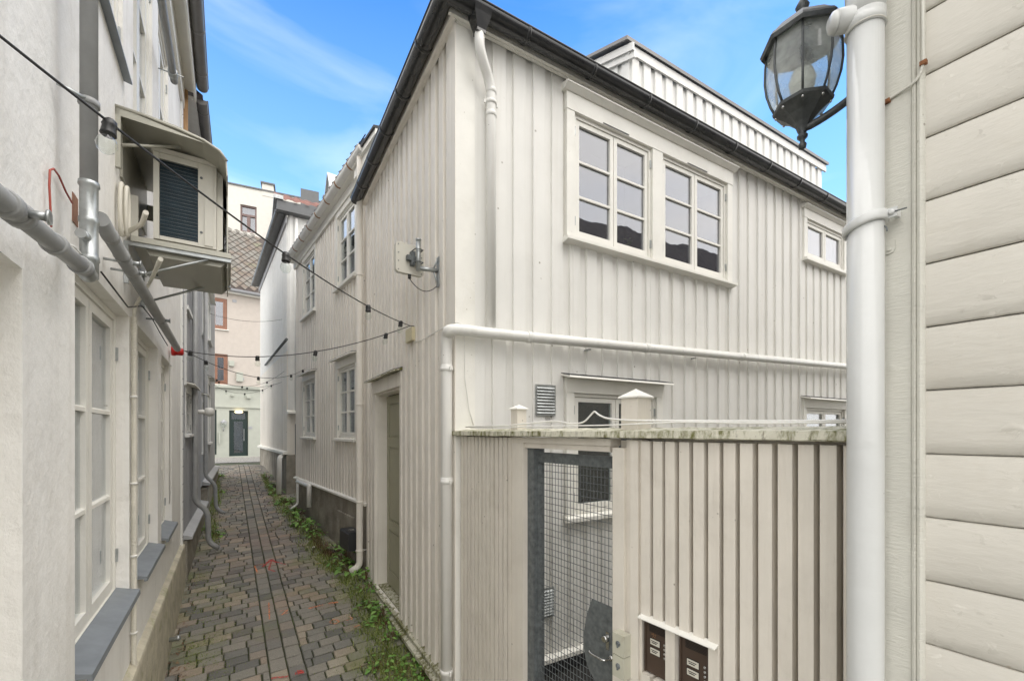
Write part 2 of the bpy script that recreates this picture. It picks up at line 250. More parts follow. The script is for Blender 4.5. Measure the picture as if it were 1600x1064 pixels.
# ================================================================== helpers
class Frame:
    """a vertical facade plane: x = along, outward = -local y"""
    def __init__(s,x,y,dx,dy):
        l=math.hypot(dx,dy); s.o=(x,y); s.d=(dx/l,dy/l); s.n=(dy/l,-dx/l)   # n = outward
    def w(s,a,o,z): return Vector((s.o[0]+s.d[0]*a+s.n[0]*o, s.o[1]+s.d[1]*a+s.n[1]*o, z))
    def hit(s,px,py,o=0):
        u=(px-800)/FP; ox=s.o[0]+s.n[0]*o; oy=s.o[1]+s.n[1]*o
        a=(u*oy-ox)/(s.d[0]-u*s.d[1]); Y=oy+s.d[1]*a
        return a, EYE+(HZ-py)*Y/FP
    def sp(s,px,o=0): return s.hit(px,HZ,o)[0]
class MB:
    def __init__(s,fr=None): s.v=[]; s.f=[]; s.fr=fr; s.sm=[]
    def face(s,idx,smooth=False): s.f.append(idx); s.sm.append(smooth)
    def P(s,a,o,z): return s.fr.w(a,o,z) if s.fr else Vector((a,o,z))
    def box(s,a0,a1,o0,o1,z0,z1):
        if a1<=a0 or z1<=z0: return s
        b=len(s.v)
        for z in (z0,z1):
            for a,o in ((a0,o0),(a1,o0),(a1,o1),(a0,o1)): s.v.append(s.P(a,o,z))
        flip = (o1>o0) if s.fr else (o1<o0)
        F=[(3,2,1,0),(4,5,6,7),(0,1,5,4),(1,2,6,5),(2,3,7,6),(3,0,4,7)]
        for f in F: s.face([b+i for i in (reversed(f) if flip else f)])
        return s
    def prism(s,pts,a0,a1):
        """polygon in (o,z), extruded along a"""
        b=len(s.v); n=len(pts)
        for a in (a0,a1):
            for o,z in pts: s.v.append(s.P(a,o,z))
        s.face([b+i for i in range(n)]); s.face([b+n+i for i in reversed(range(n))])
        for i in range(n): j=(i+1)%n; s.face([b+i,b+n+i,b+n+j,b+j])
        return s
    def poly(s,pts,smooth=False):
        b=len(s.v); s.v+= [Vector(p) for p in pts]; s.face(list(range(b,b+len(pts))),smooth); return s
    def sbox(s,c,sx,sy,sz,mx=None):
        b=len(s.v); mx=mx or Matrix.Identity(3)
        for z in (-.5,.5):
            for x,y in ((-.5,-.5),(.5,-.5),(.5,.5),(-.5,.5)): s.v.append(Vector(c)+mx@Vector((x*sx,y*sy,z*sz)))
        for f in [(3,2,1,0),(4,5,6,7),(0,1,5,4),(1,2,6,5),(2,3,7,6),(3,0,4,7)]: s.face([b+i for i in f])
        return s
    def tube(s,pts,r,n=12,caps=True):
        pts=[Vector(p) for p in pts]; rs=r if isinstance(r,(list,tuple)) else [r]*len(pts)
        b=len(s.v); up=None
        for i,p in enumerate(pts):
            t=(pts[min(i+1,len(pts)-1)]-pts[max(i-1,0)]).normalized()
            if up is None: up=Vector((0,0,1)) if abs(t.z)<.9 else Vector((1,0,0))
            x=up-t*up.dot(t)
            if x.length<1e-5: x=t.orthogonal()
            x.normalize(); up=x; y=t.cross(x)
            for k in range(n):
                q=2*math.pi*k/n; s.v.append(p+(x*math.cos(q)+y*math.sin(q))*rs[i])
        for i in range(len(pts)-1):
            for k in range(n):
                k2=(k+1)%n; s.face([b+i*n+k,b+i*n+k2,b+(i+1)*n+k2,b+(i+1)*n+k],True)
        if caps: s.face([b+k for k in reversed(range(n))]); s.face([b+(len(pts)-1)*n+k for k in range(n)])
        return s
    def lathe(s,prof,c,n=20,axis=None,smooth=True,rot=0):
        """prof: (r,h) along axis from point c"""
        ax=Vector(axis or (0,0,1)).normalized(); x=ax.orthogonal().normalized() if abs(ax.z)<.99 else Vector((1,0,0)); y=ax.cross(x); b=len(s.v); c=Vector(c)
        for r,h in prof:
            for k in range(n):
                q=2*math.pi*k/n+rot; s.v.append(c+ax*h+(x*math.cos(q)+y*math.sin(q))*max(r,1e-4))
        for i in range(len(prof)-1):
            for k in range(n):
                k2=(k+1)%n; s.face([b+i*n+k,b+i*n+k2,b+(i+1)*n+k2,b+(i+1)*n+k],smooth)
        s.face([b+k for k in reversed(range(n))]); s.face([b+(len(prof)-1)*n+k for k in range(n)])
        return s
    def split(s,name,m,parent=None,tol=.003):
        """one object for each separate piece"""
        par=list(range(len(s.v)))
        def fd(i):
            while par[i]!=i: par[i]=par[par[i]]; i=par[i]
            return i
        for f in s.f:
            for i in f[1:]: par[fd(i)]=fd(f[0])
        isl={}
        for i in range(len(s.v)): isl.setdefault(fd(i),[]).append(i)
        gs=[[ids,[min(s.v[i][k] for i in ids)-tol for k in range(3)],[max(s.v[i][k] for i in ids)+tol for k in range(3)]] for ids in isl.values()]
        done=False
        while not done:
            done=True
            for a in range(len(gs)):
                for b in range(a+1,len(gs)):
                    A,B=gs[a],gs[b]
                    if all(A[1][k]<=B[2][k] and B[1][k]<=A[2][k] for k in range(3)):
                        gs[a]=[A[0]+B[0],[min(x,y) for x,y in zip(A[1],B[1])],[max(x,y) for x,y in zip(A[2],B[2])]]; gs.pop(b); done=False; break
                if not done: break
        out=[]
        for ids,_,_ in gs:
            mp={i:k for k,i in enumerate(ids)}; mb=MB(); mb.v=[s.v[i] for i in ids]
            for f,q in zip(s.f,s.sm):
                if f[0] in mp: mb.face([mp[i] for i in f],q)
            out.append(mb.build(name,m,parent))
        return out
    def build(s,name,m,parent=None):
        off=parent_loc(parent) if parent is not None else None
        if off is None:
            off=Vector((sum(v.x for v in s.v)/len(s.v),sum(v.y for v in s.v)/len(s.v),min(v.z for v in s.v)))
        me=bpy.data.meshes.new(name); me.from_pydata([v-off for v in s.v],[],s.f)
        me.polygons.foreach_set('use_smooth',s.sm); me.materials.append(M[m] if isinstance(m,str) else m); me.update()
        o=bpy.data.objects.new(name,me); C.objects.link(o)
        if parent is not None:
            o.parent=parent; o.location=(0,0,0)
        else: o.location=off
        WL[o.name]=off
        return o
WL={}
def parent_loc(p): return WL[p.name]
def tag(o,label,cat,group=None):
    o['label']=label; o['category']=cat
    if group: o['group']=group
    return o
def thing(name,label,cat,loc,group=None):
    o=bpy.data.objects.new(name,None); C.objects.link(o); o.location=loc; o.empty_display_size=.2; WL[o.name]=Vector(loc)
    return tag(o,label,cat,group)
def struct(mb,name,m):
    o=mb.build(name,m); o['kind']='structure'; return o
def arc(p0,p1,p2,n=8):
    p0,p1,p2=Vector(p0),Vector(p1),Vector(p2)
    return [p0*(1-t)**2+p1*2*t*(1-t)+p2*t*t for t in [i/n for i in range(n+1)]]
def bendpath(pts,r=.08,n=6):
    pts=[Vector(p) for p in pts]; out=[pts[0]]
    for i in range(1,len(pts)-1):
        a=(pts[i-1]-pts[i]); b=(pts[i+1]-pts[i]); ra=min(r,a.length*.45); rb=min(r,b.length*.45)
        out+=arc(pts[i]+a.normalized()*ra,pts[i],pts[i]+b.normalized()*rb,n)
    return out+[pts[-1]]
def spans(z0,z1,cuts):
    """z spans left after removing the cuts"""
    segs=[(z0,z1)]
    for c0,c1 in cuts:
        ns=[]
        for a,b in segs:
            if c1<=a or c0>=b: ns.append((a,b)); continue
            if c0>a: ns.append((a,c0))
            if c1<b: ns.append((c1,b))
        segs=ns
    return segs
def wall(fr,s0,s1,z0,z1,ops,o=0,th=.12):
    """flat wall slab with openings (a0,a1,z0,z1); its outer face at o"""
    mb=MB(fr); xs=sorted(set([s0,s1]+[min(max(v,s0),s1) for p in ops for v in p[:2]]))
    for a,b in zip(xs,xs[1:]):
        mid=(a+b)/2; cuts=[p[2:] for p in ops if p[0]<mid<p[1]]
        for c,d in spans(z0,z1,cuts): mb.box(a,b,o-th,o,c,d)
    return mb
def siding(fr,s0,s1,z0,z1,ops,per=.16,over=.6,t=.022,phase=0,botjit=0,rnd=None,topf=None):
    """vertical board-and-board cladding: back boards plus proud over-boards; cut round openings"""
    rnd=rnd or random.Random(int(s0*100)+int(s1*77)); mb=wall(fr,s0,s1,z0,z1,ops,-.014,.03)
    a=s0-per+phase
    while a<s1:
        u0=max(a+per*over+.0045,s0); u1=min(a+per+.006,s1)
        if u1-u0>.01:
            xs=sorted(set([u0,u1]+[v for p in ops for v in p[:2] if u0<v<u1]))
            for x0,x1 in zip(xs,xs[1:]):
                for c,d in spans(z0,z1,[p[2:] for p in ops if p[0]<(x0+x1)/2<p[1]]): mb.box(x0,x1,-.0139,rnd.uniform(-.001,.001),c,d)
        b0=max(a,s0)+rnd.uniform(-.002,.002); b1=min(a+per*over,s1)+rnd.uniform(-.002,.002)
        tt=t+rnd.uniform(-.002,.003)
        if b1-b0>.015:
            xs=sorted(set([b0,b1]+[v for p in ops for v in p[:2] if b0<v<b1]))
            zb=z0-rnd.uniform(0,botjit)
            for x0,x1 in zip(xs,xs[1:]):
                mid=(x0+x1)/2
                for c,d in spans(zb,z1,[p[2:] for p in ops if p[0]<mid<p[1]]):
                    ch=.004                       # slightly eased edges
                    v=len(mb.v)
                    for z in (c,d):
                        for q,o in ((x0,-0.004),(x0,tt-ch),(x0+ch,tt),(x1-ch,tt),(x1,tt-ch),(x1,-0.004)): mb.v.append(fr.w(q,o,z))
                    for i in range(5): mb.face([v+i,v+i+1,v+6+i+1,v+6+i])
                    mb.face([v+i for i in reversed(range(6))]); mb.face([v+6+i for i in range(6)])
        a+=per
    return mb
def window(house,fr,s0,s1,z0,z1,sash=2,rows=3,trim=.085,to=.034,fo=.012,glass='glass',back='room',bdist=.14,sill=True,head='board',hinges=True,tmat='trim_white',fmat='trim_white',post=None,fw=.028,sw=.036,trims=True,revw=None,handle=False,sill_out=.075,backz=None,label=None):
    """window whose opening is s0..s1 x z0..z1; returns the window part"""
    mb=MB(fr); g=.002
    # outer frame
    fi=fo-.085
    mb.box(s0+g,s0+fw,fi,fo,z0+g,z1-g); mb.box(s1-fw,s1-g,fi,fo,z0+g,z1-g); mb.box(s0+fw,s1-fw,fi,fo,z1-fw,z1-g); mb.box(s0+fw,s1-fw,fi,fo,z0+g,z0+fw)
    W=(s1-s0-2*fw)/sash; pa=MB(fr)
    so_=fo-.010 if fo>-.02 else fo-.008
    for k in range(sash):
        a=s0+fw+W*k+.0035; b=a+W-.007; c=z0+fw+.004; d=z1-fw-.004
        mb.box(a,a+sw,so_-.04,so_,c,d); mb.box(b-sw,b,so_-.04,so_,c,d); mb.box(a+sw,b-sw,so_-.04,so_,c,c+sw*1.15); mb.box(a+sw,b-sw,so_-.04,so_,d-sw,d)
        H=(d-c-sw*2.15)/rows
        for r_ in range(1,rows):
            z=c+sw*1.15+H*r_; mb.prism([(so_-.03,z-.012),(so_-.002,z-.013),(so_-.002,z+.004),(so_-.012,z+.012),(so_-.03,z+.012)],a+sw,b-sw)
        pa.box(a+sw-.004,b-sw+.004,so_-.024,so_-.018,c+sw,d-sw+.004)
    wn=mb.build('window',fmat,house)
    if label: wn['label']=label
    pa.build('pane',glass,wn)
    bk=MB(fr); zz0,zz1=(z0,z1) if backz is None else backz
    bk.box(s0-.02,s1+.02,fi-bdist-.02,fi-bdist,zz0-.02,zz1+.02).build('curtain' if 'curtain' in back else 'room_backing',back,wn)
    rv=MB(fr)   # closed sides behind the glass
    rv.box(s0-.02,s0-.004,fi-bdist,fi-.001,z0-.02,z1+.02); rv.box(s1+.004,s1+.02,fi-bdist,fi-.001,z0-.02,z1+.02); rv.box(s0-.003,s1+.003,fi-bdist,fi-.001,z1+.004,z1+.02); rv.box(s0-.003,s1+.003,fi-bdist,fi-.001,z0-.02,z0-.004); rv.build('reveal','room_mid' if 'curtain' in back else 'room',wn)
    if trims:
        t=MB(fr); t.box(s0-trim,s0-.001,.0,to,z0-.01,z1); t.box(s1+.001,s1+trim,0,to,z0-.01,z1)
        if head=='board': t.box(s0-trim-.004,s1+trim+.004,0,to+.004,z1+.001,z1+trim*1.25)
        elif head=='cornice':
            t.box(s0-trim-.004,s1+trim+.004,0,to+.004,z1+.001,z1+trim*1.5)
            t.prism([(0,z1+trim*1.5+.001),(to+.012,z1+trim*1.5+.001),(to+.05,z1+trim*1.5+.026),(to+.05,z1+trim*1.5+.034),(0,z1+trim*1.5+.05)],s0-trim-.03,s1+trim+.03)
        elif head=='drip':
            t.box(s0-trim-.004,s1+trim+.004,0,to+.004,z1+.001,z1+trim*1.6)
        t.build('trim',tmat,wn)
        if head=='drip':
            z=z1+trim*1.6; MB(fr).prism([(0,z+.03),(to+.09,z+.002),(to+.095,z-.012),(to+.085,z-.014),(0,z+.014)],s0-trim-.04,s1+trim+.04).build('drip_board','trim_white',wn)
            MB(fr).prism([(0,z+.036),(to+.085,z+.0095),(to+.085,z+.006),(0,z+.0315)],s0-trim-.042,s1+trim+.042).build('flashing','asphalt_felt',wn)
    if sill:
        MB(fr).prism([(0,z0-.004),(sill_out,z0-.02),(sill_out,z0-.05),(sill_out-.01,z0-.055),(0,z0-.055)],s0-trim-.01,s1+trim+.01).build('sill',tmat,wn)
    if hinges:
        h=MB(fr)
        for z in (z0+(z1-z0)*.14,z1-(z1-z0)*.14):
            for a in (s0+.004,s1-.016): h.box(a,a+.012,fo,fo+.010,z-.035,z+.035)
        h.split('hinge','galvanised',wn)
    return wn
def gutter(house,fr,s0,s1,o,z,r,m,coup=.9,name='gutter',brk='gutter_black',t=.004,cm=None,phase=.2,flat=False):
    mb=MB(fr); n=14; pr=[]
    for i in range(n+1):
        q=math.pi+math.pi*i/n; pr.append((o+math.cos(q)*r,z+math.sin(q)*r))
    pr=[(pr[0][0],z+.012)]+pr+[(pr[-1][0],z+.008)]
    inn=[(o+(p[0]-o)*(1-t/r),z+(p[1]-z)*(1-t/r) if p[1]<z else p[1]) for p in pr]
    poly=pr+inn[::-1]; b=len(mb.v); k=len(poly)
    for a in (s0,s1):
        for q in poly: mb.v.append(fr.w(a,*q))
    for i in range(k): j=(i+1)%k; mb.face([b+i,b+k+i,b+k+j,b+j],True)
    for a in (s0,s1):        # end stops
        b=len(mb.v); [mb.v.append(fr.w(a,*q)) for q in pr]; mb.face(list(range(b,b+len(pr))))
    # rolled front lip
    mb.tube([fr.w(s0,o+r,z+.010),fr.w(s1,o+r,z+.010)],.007,8)
    g=mb.build(name,m,house)
    c=MB(fr); a=s0+phase
    while a<s1:
        b=len(c.v)
        rr=r+.006
        for aa in (a-.014,a-.010,a+.010,a+.014):
            rq=rr if abs(aa-a)<.012 else r
            for i in range(n+1):
                q=math.pi+math.pi*i/n; c.v.append(fr.w(aa,o+math.cos(q)*rq,z+math.sin(q)*rq))
        for j in range(3):
            for i in range(n): c.face([b+j*(n+1)+i,b+(j+1)*(n+1)+i,b+(j+1)*(n+1)+i+1,b+j*(n+1)+i+1],True)
        c.box(a-.010,a+.010,0,o-r+.01,z-.02,z+.004)
        a+=coup
    c.split('gutter_joint',cm or m,g)
    return g
def clamp(house,p,r,nrm,m='pvc_white',name='pipe_clamp'):
    mb=MB(); p=Vector(p); n=Vector((nrm[0],nrm[1],0)); t=Vector((-n.y,n.x,0))
    mb.lathe([(r+.001,-.014),(r+.006,-.012),(r+.006,.012),(r+.001,.014)],p,20)
    mx=Matrix((t,n,Vector((0,0,1)))).transposed()
    for sgn in (-1,1): mb.sbox(p+t*sgn*(r+.010)-n*.004,.022,.012,.024,mx)
    mb.tube([p-n*r,p-n*(r+.07)],.005,8)
    return mb.build(name,m,house)

# ground level along the lane (it climbs away from the camera)
def gz(Y):
    if Y<13: return max(-.6,.28+.09*(Y-5.5))
    if Y<20: return .955-.012*(Y-13)
    return .87
# ================================================================== facade planes
FR=Frame(-.371,2.98, 1.698,1)                     # corner house, yard side; s grows to the right
FA0=(.5886,-1.0)                                   # corner house, lane side; s grows towards the camera
FA=Frame(-.371,2.98,*FA0)                          # s=0 at the corner, negative = away
F2=Frame(-1.888,5.535,.773,-1.0)                   # second house
F3=Frame(-4.87,9.5,.7028,-1.0)                     # third house, lane side
F3n=Frame(-4.87,9.5,1.698,1)                       # third house, near side
FL=Frame(-2.704,3.328,-.6486,1)                    # white rendered house on the left
FL2=Frame(-3.85,5.06,-.62,1)                       # grey clad houses beyond
FF=Frame(-12.59,20,1.17,1)                         # building across the street
FW=Frame(-16.6,27,2.1,1)                           # tall pale building behind
FG=Frame(-.34,2.95,.716,-1)                        # fence and gate
FC=Frame(.882,1.103,.659,-1)                       # clapboard house, side towards the camera

# ================================================================== ground
def strip(x0,x1,ys,dz,name,m,kind='structure'):
    mb=MB(); nx=2
    for y in ys: mb.v+= [Vector((x0,y,gz(y)+dz)),Vector((x1,y,gz(y)+dz))]
    for i in range(len(ys)-1): mb.face([2*i,2*i+1,2*i+3,2*i+2])
    o=mb.build(name,m); o['kind']=kind; return o
strip(-150,150,[-150,-40,-10,-4,-2]+[i*.5 for i in range(-3,45)]+[30,60,200],-.06,'ground','terrain')
AX=Frame(-1.845,3.35,-.65,1)      # lane axis: s away from camera, o to the right
mb=MB()
ss=[-3.2+i*.4 for i in range(46)]
for a in ss:
    for o in (-2.2,1.5):
        p=AX.w(a,o,0); mb.v.append(Vector((p.x,p.y,gz(p.y)-.018)))
for i in range(len(ss)-1): mb.face([2*i,2*i+1,2*i+3,2*i+2])
struct(mb,'lane_bed','soil')
def setts():
    rnd=random.Random(3); mb=MB(); moss=[]; mid=[]
    def stone(a0,a1,b0,b1,mo,mi):
        j=lambda: rnd.uniform(-.002,.002); g=.0062
        if a1-a0<.03 or b1-b0<.03: return
        c=[(a0+g+j(),b0+g+j()),(a1-g+j(),b0+g+j()),(a1-g+j(),b1-g+j()),(a0+g+j(),b1-g+j())]
        dz=rnd.uniform(-.004,.004); tl=[rnd.uniform(-.0025,.0025) for _ in range(4)]
        b=len(mb.v); ca=(a0+a1)/2; cb=(b0+b1)/2
        for ins,dd in ((0,-.03),(0,-.005),(.005,0)):
            for k,(a,o) in enumerate(c):
                aa=a+math.copysign(ins,ca-a); oo=o+math.copysign(ins,cb-o)
                p=AX.w(aa,oo,0); mb.v.append(Vector((p.x,p.y,gz(p.y)+dz+dd+tl[k]-.02*0)))
                moss.append(mo); mid.append(mi)
        for r_ in range(2):
            for k in range(4):
                k2=(k+1)%4; mb.face([b+4*r_+k,b+4*(r_+1)+k,b+4*(r_+1)+k2,b+4*r_+k2])
        mb.face([b+11,b+10,b+9,b+8])
    def side(bs,be,sgn):
        a=-2.2
        while a<12.4:
            h=rnd.uniform(.110,.124); b=bs+ (rnd.uniform(.02,.14))*0; first=True; off=rnd.uniform(.05,.165)
            b=bs
            w_=off
            while abs(b-bs)<abs(be-bs):
                nb=b+sgn*w_
                d=abs(b-bs)/abs(be-bs)
                near=max(0,(3-a)/5)
                stone(a,a+h,min(b,nb),max(b,nb),min(1,d*1.15+.25*near*(1 if sgn<0 else .6)),max(0,1-d*2.2))
                b=nb; w_=rnd.uniform(.145,.19)
            a+=h
    side(0,-1.5,-1); side(.25,1.5,1)
    for c0 in (0,.125):
        a=-2.2
        while a<12.4:
            h=rnd.uniform(.15,.185); stone(a,a+h,c0,c0+.125,.0,1); a+=h
    o=struct(mb,'cobbled_lane','sett_stone')
    for nm,dat in (('moss',moss),('mid',mid)):
        at=o.data.attributes.new(nm,'FLOAT','POINT'); at.data.foreach_set('value',dat)
setts()
# street at the end of the lane: big setts and flags
def street():
    mb=MB(); rnd=random.Random(5); fs=Frame(-9.2,15.2,1.17,1)
    a=-7
    for i in range(28):
        o=-i*.17-.0
        a=-7+rnd.uniform(0,.2)
        while a<7:
            w_=rnd.uniform(.2,.34); b=len(mb.v)
            for da,do in ((.008,-.008),(w_-.008,-.008),(w_-.008,-.162),(.008,-.162)):
                p=fs.w(a+da,o+do,0); mb.v.append(Vector((p.x,p.y,gz(p.y)+.004)))
            mb.face([b,b+1,b+2,b+3]); a+=w_
    struct(mb,'street','street_stone')
    mb=MB(fs); 
    pts=[]; b=len(mb.v)
    for a in (-40,40):
        for o in (.2,-14): p=fs.w(a,o,0); mb.v.append(Vector((p.x,p.y,gz(p.y)-.008)))
    mb.face([0,1,3,2]); struct(mb,'street_bed','street_stone')
street()
# ================================================================== spray marks on the setts
def gpix(px,py,dz=.006):
    u=(px-800)/FP; k=(py-HZ)/FP     # z = 2-kY = gz
    Y=(EYE-.28+.495)/(k+.09); return Vector((u*Y,Y,gz(Y)+dz))
def stroke(mb,pts,wd,rnd):
    P=[gpix(*p) for p in pts]
    for a,b in zip(P,P[1:]):
        d=(b-a); 
        if d.length<1e-4: continue
        t=Vector((-d.y,d.x,0)).normalized(); n=max(1,int(d.length/.03))
        for i in range(n):
            p=a+d*(i/n); q=a+d*((i+1.1)/n); w0=wd*rnd.uniform(.5,1.1); w1=wd*rnd.uniform(.5,1.1)
            mb.poly([p-t*w0,q-t*w1,q+t*w1,p+t*w0])
rnd=random.Random(11)
def mark(strokes,m,label,grp=None):
    mb=MB()
    for pts,wd in strokes: stroke(mb,pts,wd,rnd)
    o=mb.build('paint_mark',m); tag(o,label,'paint mark')
mark([([(420,942),(421,968)],.007)],'orange_spray','thin orange spray line on the middle row of setts')
mark([([(437,955),(450,953),(440,961),(449,958)],.006)],'orange_spray','small faint orange squiggle right of the middle row of setts')
mark([([(482,951),(505,945)],.015)],'orange_spray','longer bold orange spray dash on the setts')
mark([([(513,943),(528,941)],.018)],'orange_spray','shorter bold orange spray dash just right of the longer one')
mark([([(515,972),(520,968),(527,969),(530,972),(524,975),(517,974),(515,972)],.006)],'orange_spray','orange spray ring on the setts')
mark([([(540,970),(549,968),(551,966),(545,964)],.006)],'orange_spray','curly orange spray numbers on the setts')
mark([([(553,980),(562,977)],.010)],'orange_spray','short orange spray dab between setts near the weeds')
mark([([(494,881),(502,880)],.012)],'orange_spray','small orange dab beside the withered weeds')
mark([([(379,953),(392,950)],.005)],'red_spray','faint red dash left of the middle row of setts')
mark([([(398,884),(402,894)],.01),([(399,884),(412,881)],.01)],'orange_spray','faded orange arrow on the setts')
mark([([(410,886),(424,874),(432,879)],.02),([(424,876),(446,882)],.014),([(424,877),(420,890),(430,893)],.012)],'red_spray','faded red splashes across the setts')
mark([([(461,1053),(474,1050)],.022),([(464,1049),(471,1048)],.014)],'red_spray','bright red spray blot on one square sett')
mark([([(424,1060),(450,1057)],.012)],'red_spray','red smear on setts at the bottom edge')

# ================================================================== corner house (white, two storeys)
Z_E=4.80
H1=thing('wooden_house','white two storey corner house clad in vertical boards with black gutters','house',(-.371,2.98,.0))
sR=FR.sp
# openings, from where they stand on the plane
def rect(fr,pa,pb,pt,pbm,ref,o=0):
    """a0,a1 from px pa,pb; z from px rows pt,pbm read at column ref"""
    return (fr.sp(pa,o),fr.sp(pb,o),fr.hit(ref,pbm,o)[1],fr.hit(ref,pt,o)[1])
U1=rect(FR,893,1014,180,374,893); U2=(FR.sp(1030),FR.sp(1131),U1[2],U1[3])
U3=(FR.sp(1256),FR.sp(1314),FR.hit(1256,403)[1],FR.hit(1256,343)[1])
D1=rect(FR,893,1022,614,803,893); D2=(FR.sp(1256),FR.sp(1316),D1[2],D1[3]-.02)
R_END=FR.sp(1500)
zb=.30
sd_=siding(FR,.0,R_END,zb,Z_E,[U1,U2,U3,D1,D2],per=.172,over=.64,t=.018,phase=.09,botjit=.012); sd_.build('wall_cladding','siding_white',H1)['label']='white vertical boards of the yard side'
# lane side
A_END=FA.sp(575)
door=(FA.sp(590),FA.sp(630),FA.hit(630,925)[1],FA.hit(632,603)[1]); 
door=(door[0],door[1],.27,door[3])
sd_=siding(FA,A_END,0.0,.26,Z_E,[door],per=.150,over=.6,t=.024,phase=.03,botjit=.02); sd_.build('wall_cladding','siding_lane_tint',H1)['label']='white vertical boards of the lane side, tinted for its light'
MB(FR).box(-.024,.115,.0005,.030,zb-.01,Z_E-.02).build('corner_board','trim_white',H1)
MB(FA).box(-.10,.030,.0005,.0305,.25,Z_E-.02).build('corner_board','siding_lane_tint',H1)
# windows
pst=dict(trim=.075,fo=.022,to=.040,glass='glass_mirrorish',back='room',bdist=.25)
mid=(U1[1]+U2[0])/2
for k,U in enumerate((U1,U2)):
    window(H1,FR,*U,sash=2,rows=3,trims=False,sill=False,label='two casement sashes with three panes each under the black gutter',**{k_:v for k_,v in pst.items() if k_!='trim'})
t=MB(FR); tr=.078
t.box(U1[0]-tr,U1[0]-.001,0,.044,U1[2]-.01,U1[3]); t.box(U2[1]+.001,U2[1]+tr,0,.044,U1[2]-.01,U1[3]); t.box(U1[1]+.001,U2[0]-.001,-.03,.044,U1[2]-.01,U1[3])
t.box(U1[0]-tr-.004,U2[1]+tr+.004,0,.048,U1[3]+.001,U1[3]+.135)
t.prism([(0,U1[3]+.136),(.06,U1[3]+.136),(.10,U1[3]+.165),(.10,U1[3]+.175),(0,U1[3]+.20)],U1[0]-tr-.035,U2[1]+tr+.035)
t.prism([(0,U1[2]-.004),(.085,U1[2]-.018),(.085,U1[2]-.04),(0,U1[2]-.055)],U1[0]-tr-.02,U2[1]+tr+.03)
wt=t.build('window_surround','trim_white',H1)
v=MB(FR)
for U in (U1,U2): m_=(U[0]+U[1])/2; v.box(m_-.15,m_+.14,.0485,.052,U[3]+.006,U[3]+.014)
v.split('vent_slot','black_plastic',wt)
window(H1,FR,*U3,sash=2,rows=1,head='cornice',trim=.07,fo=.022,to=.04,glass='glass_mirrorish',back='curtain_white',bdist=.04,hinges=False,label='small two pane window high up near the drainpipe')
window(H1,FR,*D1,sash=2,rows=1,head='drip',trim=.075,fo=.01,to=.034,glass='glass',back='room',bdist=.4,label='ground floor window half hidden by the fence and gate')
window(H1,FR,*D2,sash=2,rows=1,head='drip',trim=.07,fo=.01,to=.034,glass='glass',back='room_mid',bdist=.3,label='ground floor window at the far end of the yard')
# things standing in the upper windows
p=FR.w(U1[1]-.13,-.13,U1[2]+.05)
fp=thing('flower_pot','pale green flower pot with a twiggy plant behind the left upper window','flower pot',p)
MB().lathe([(.028,0),(.036,.05),(.038,.055),(.034,.055),(.03,.05)],p,16).build('pot','pot',fp)
lf=MB(); rr=random.Random(2)
for i in range(40):
    q=p+Vector((rr.uniform(-.03,.03),rr.uniform(-.03,.03),.05+rr.uniform(0,.13))); d=Vector((rr.uniform(-1,1),rr.uniform(-1,1),rr.uniform(-.5,1))).normalized()*.028; s_=d.orthogonal().normalized()*.009
    lf.poly([q-s_,q+d*.5-s_,q+d,q+d*.5+s_,q+s_])
lf.build('leaves','leaf',fp)
p=FR.w(U2[0]+.11,-.12,U2[2]+.05)
vs=thing('vase','squat pale green vase with thin dry twigs behind the right upper window','vase',p)
MB().lathe([(.02,0),(.038,.012),(.042,.03),(.030,.045),(.012,.055),(.014,.07),(.009,.07)],p,18).build('vase_body','vase',vs)
tw=MB()
for i in range(6):
    d=Vector((rr.uniform(-.05,.05),rr.uniform(-.05,.05),.2)); tw.tube([p+Vector((0,0,.06)),p+Vector((0,0,.06))+d*.5+Vector((.01,0,0)),p+Vector((0,0,.06))+d],.0012,5)
tw.build('twigs','paper',vs)
# lane-side door in a deep reveal
dr=MB(FA); DZ0,DZ1=door[2],door[3]
dep=.115
dr.box(door[0]+.001,door[0]+.02,-dep,.0,DZ0,DZ1); dr.box(door[1]-.02,door[1]-.001,-dep,0,DZ0,DZ1); dr.box(door[0]+.02,door[1]-.02,-dep,0,DZ1-.02,DZ1-.001)
dr.box(door[0]-.085,door[0]-.001,0,.036,DZ0-.0,DZ1); dr.box(door[1]+.001,door[1]+.05,0,.036,DZ0,DZ1)
dr.box(door[0]-.10,door[1]+.055,0,.040,DZ1+.001,DZ1+.135)
df=dr.build('door_frame','siding_lane_tint',H1)
MB(FA).prism([(0,DZ1+.175),(.115,DZ1+.14),(.118,DZ1+.128),(0,DZ1+.152)],door[0]-.16,door[1]+.07).build('drip_board','mossy_cap',df)
MB(FA).prism([(0,DZ1+.182),(.112,DZ1+.147),(.112,DZ1+.142),(0,DZ1+.177)],door[0]-.162,door[1]+.072).build('flashing','asphalt_felt',df)
MB(FA).box(door[0]+.02,door[1]-.02,-dep-.03,-.005,DZ0-.005,DZ0+.02).build('threshold','mossy_cap',df)
dl=MB(FA); a0,a1=door[0]+.021,door[1]-.021; o1=-dep+.015; zc=DZ0+.03
zt=DZ1-.03
dl.box(a0,a1,o1-.045,o1-.012,zc,zt)
st=.085
dl.box(a0,a0+st,o1-.0119,o1,zc,zt); dl.box(a1-st,a1,o1-.0119,o1,zc,zt)
rails=[zc,zc+.14,zc+.86*.55,zc+.86*.55+.10,zt-.52,zt-.42,zt-.10,zt]
rails=[(zc,zc+.16),(zc+.62,zc+.72),(zt-.56,zt-.46),(zt-.09,zt)]
for z0,z1 in rails: dl.box(a0+st,a1-st,o1-.0119,o1,z0,z1)
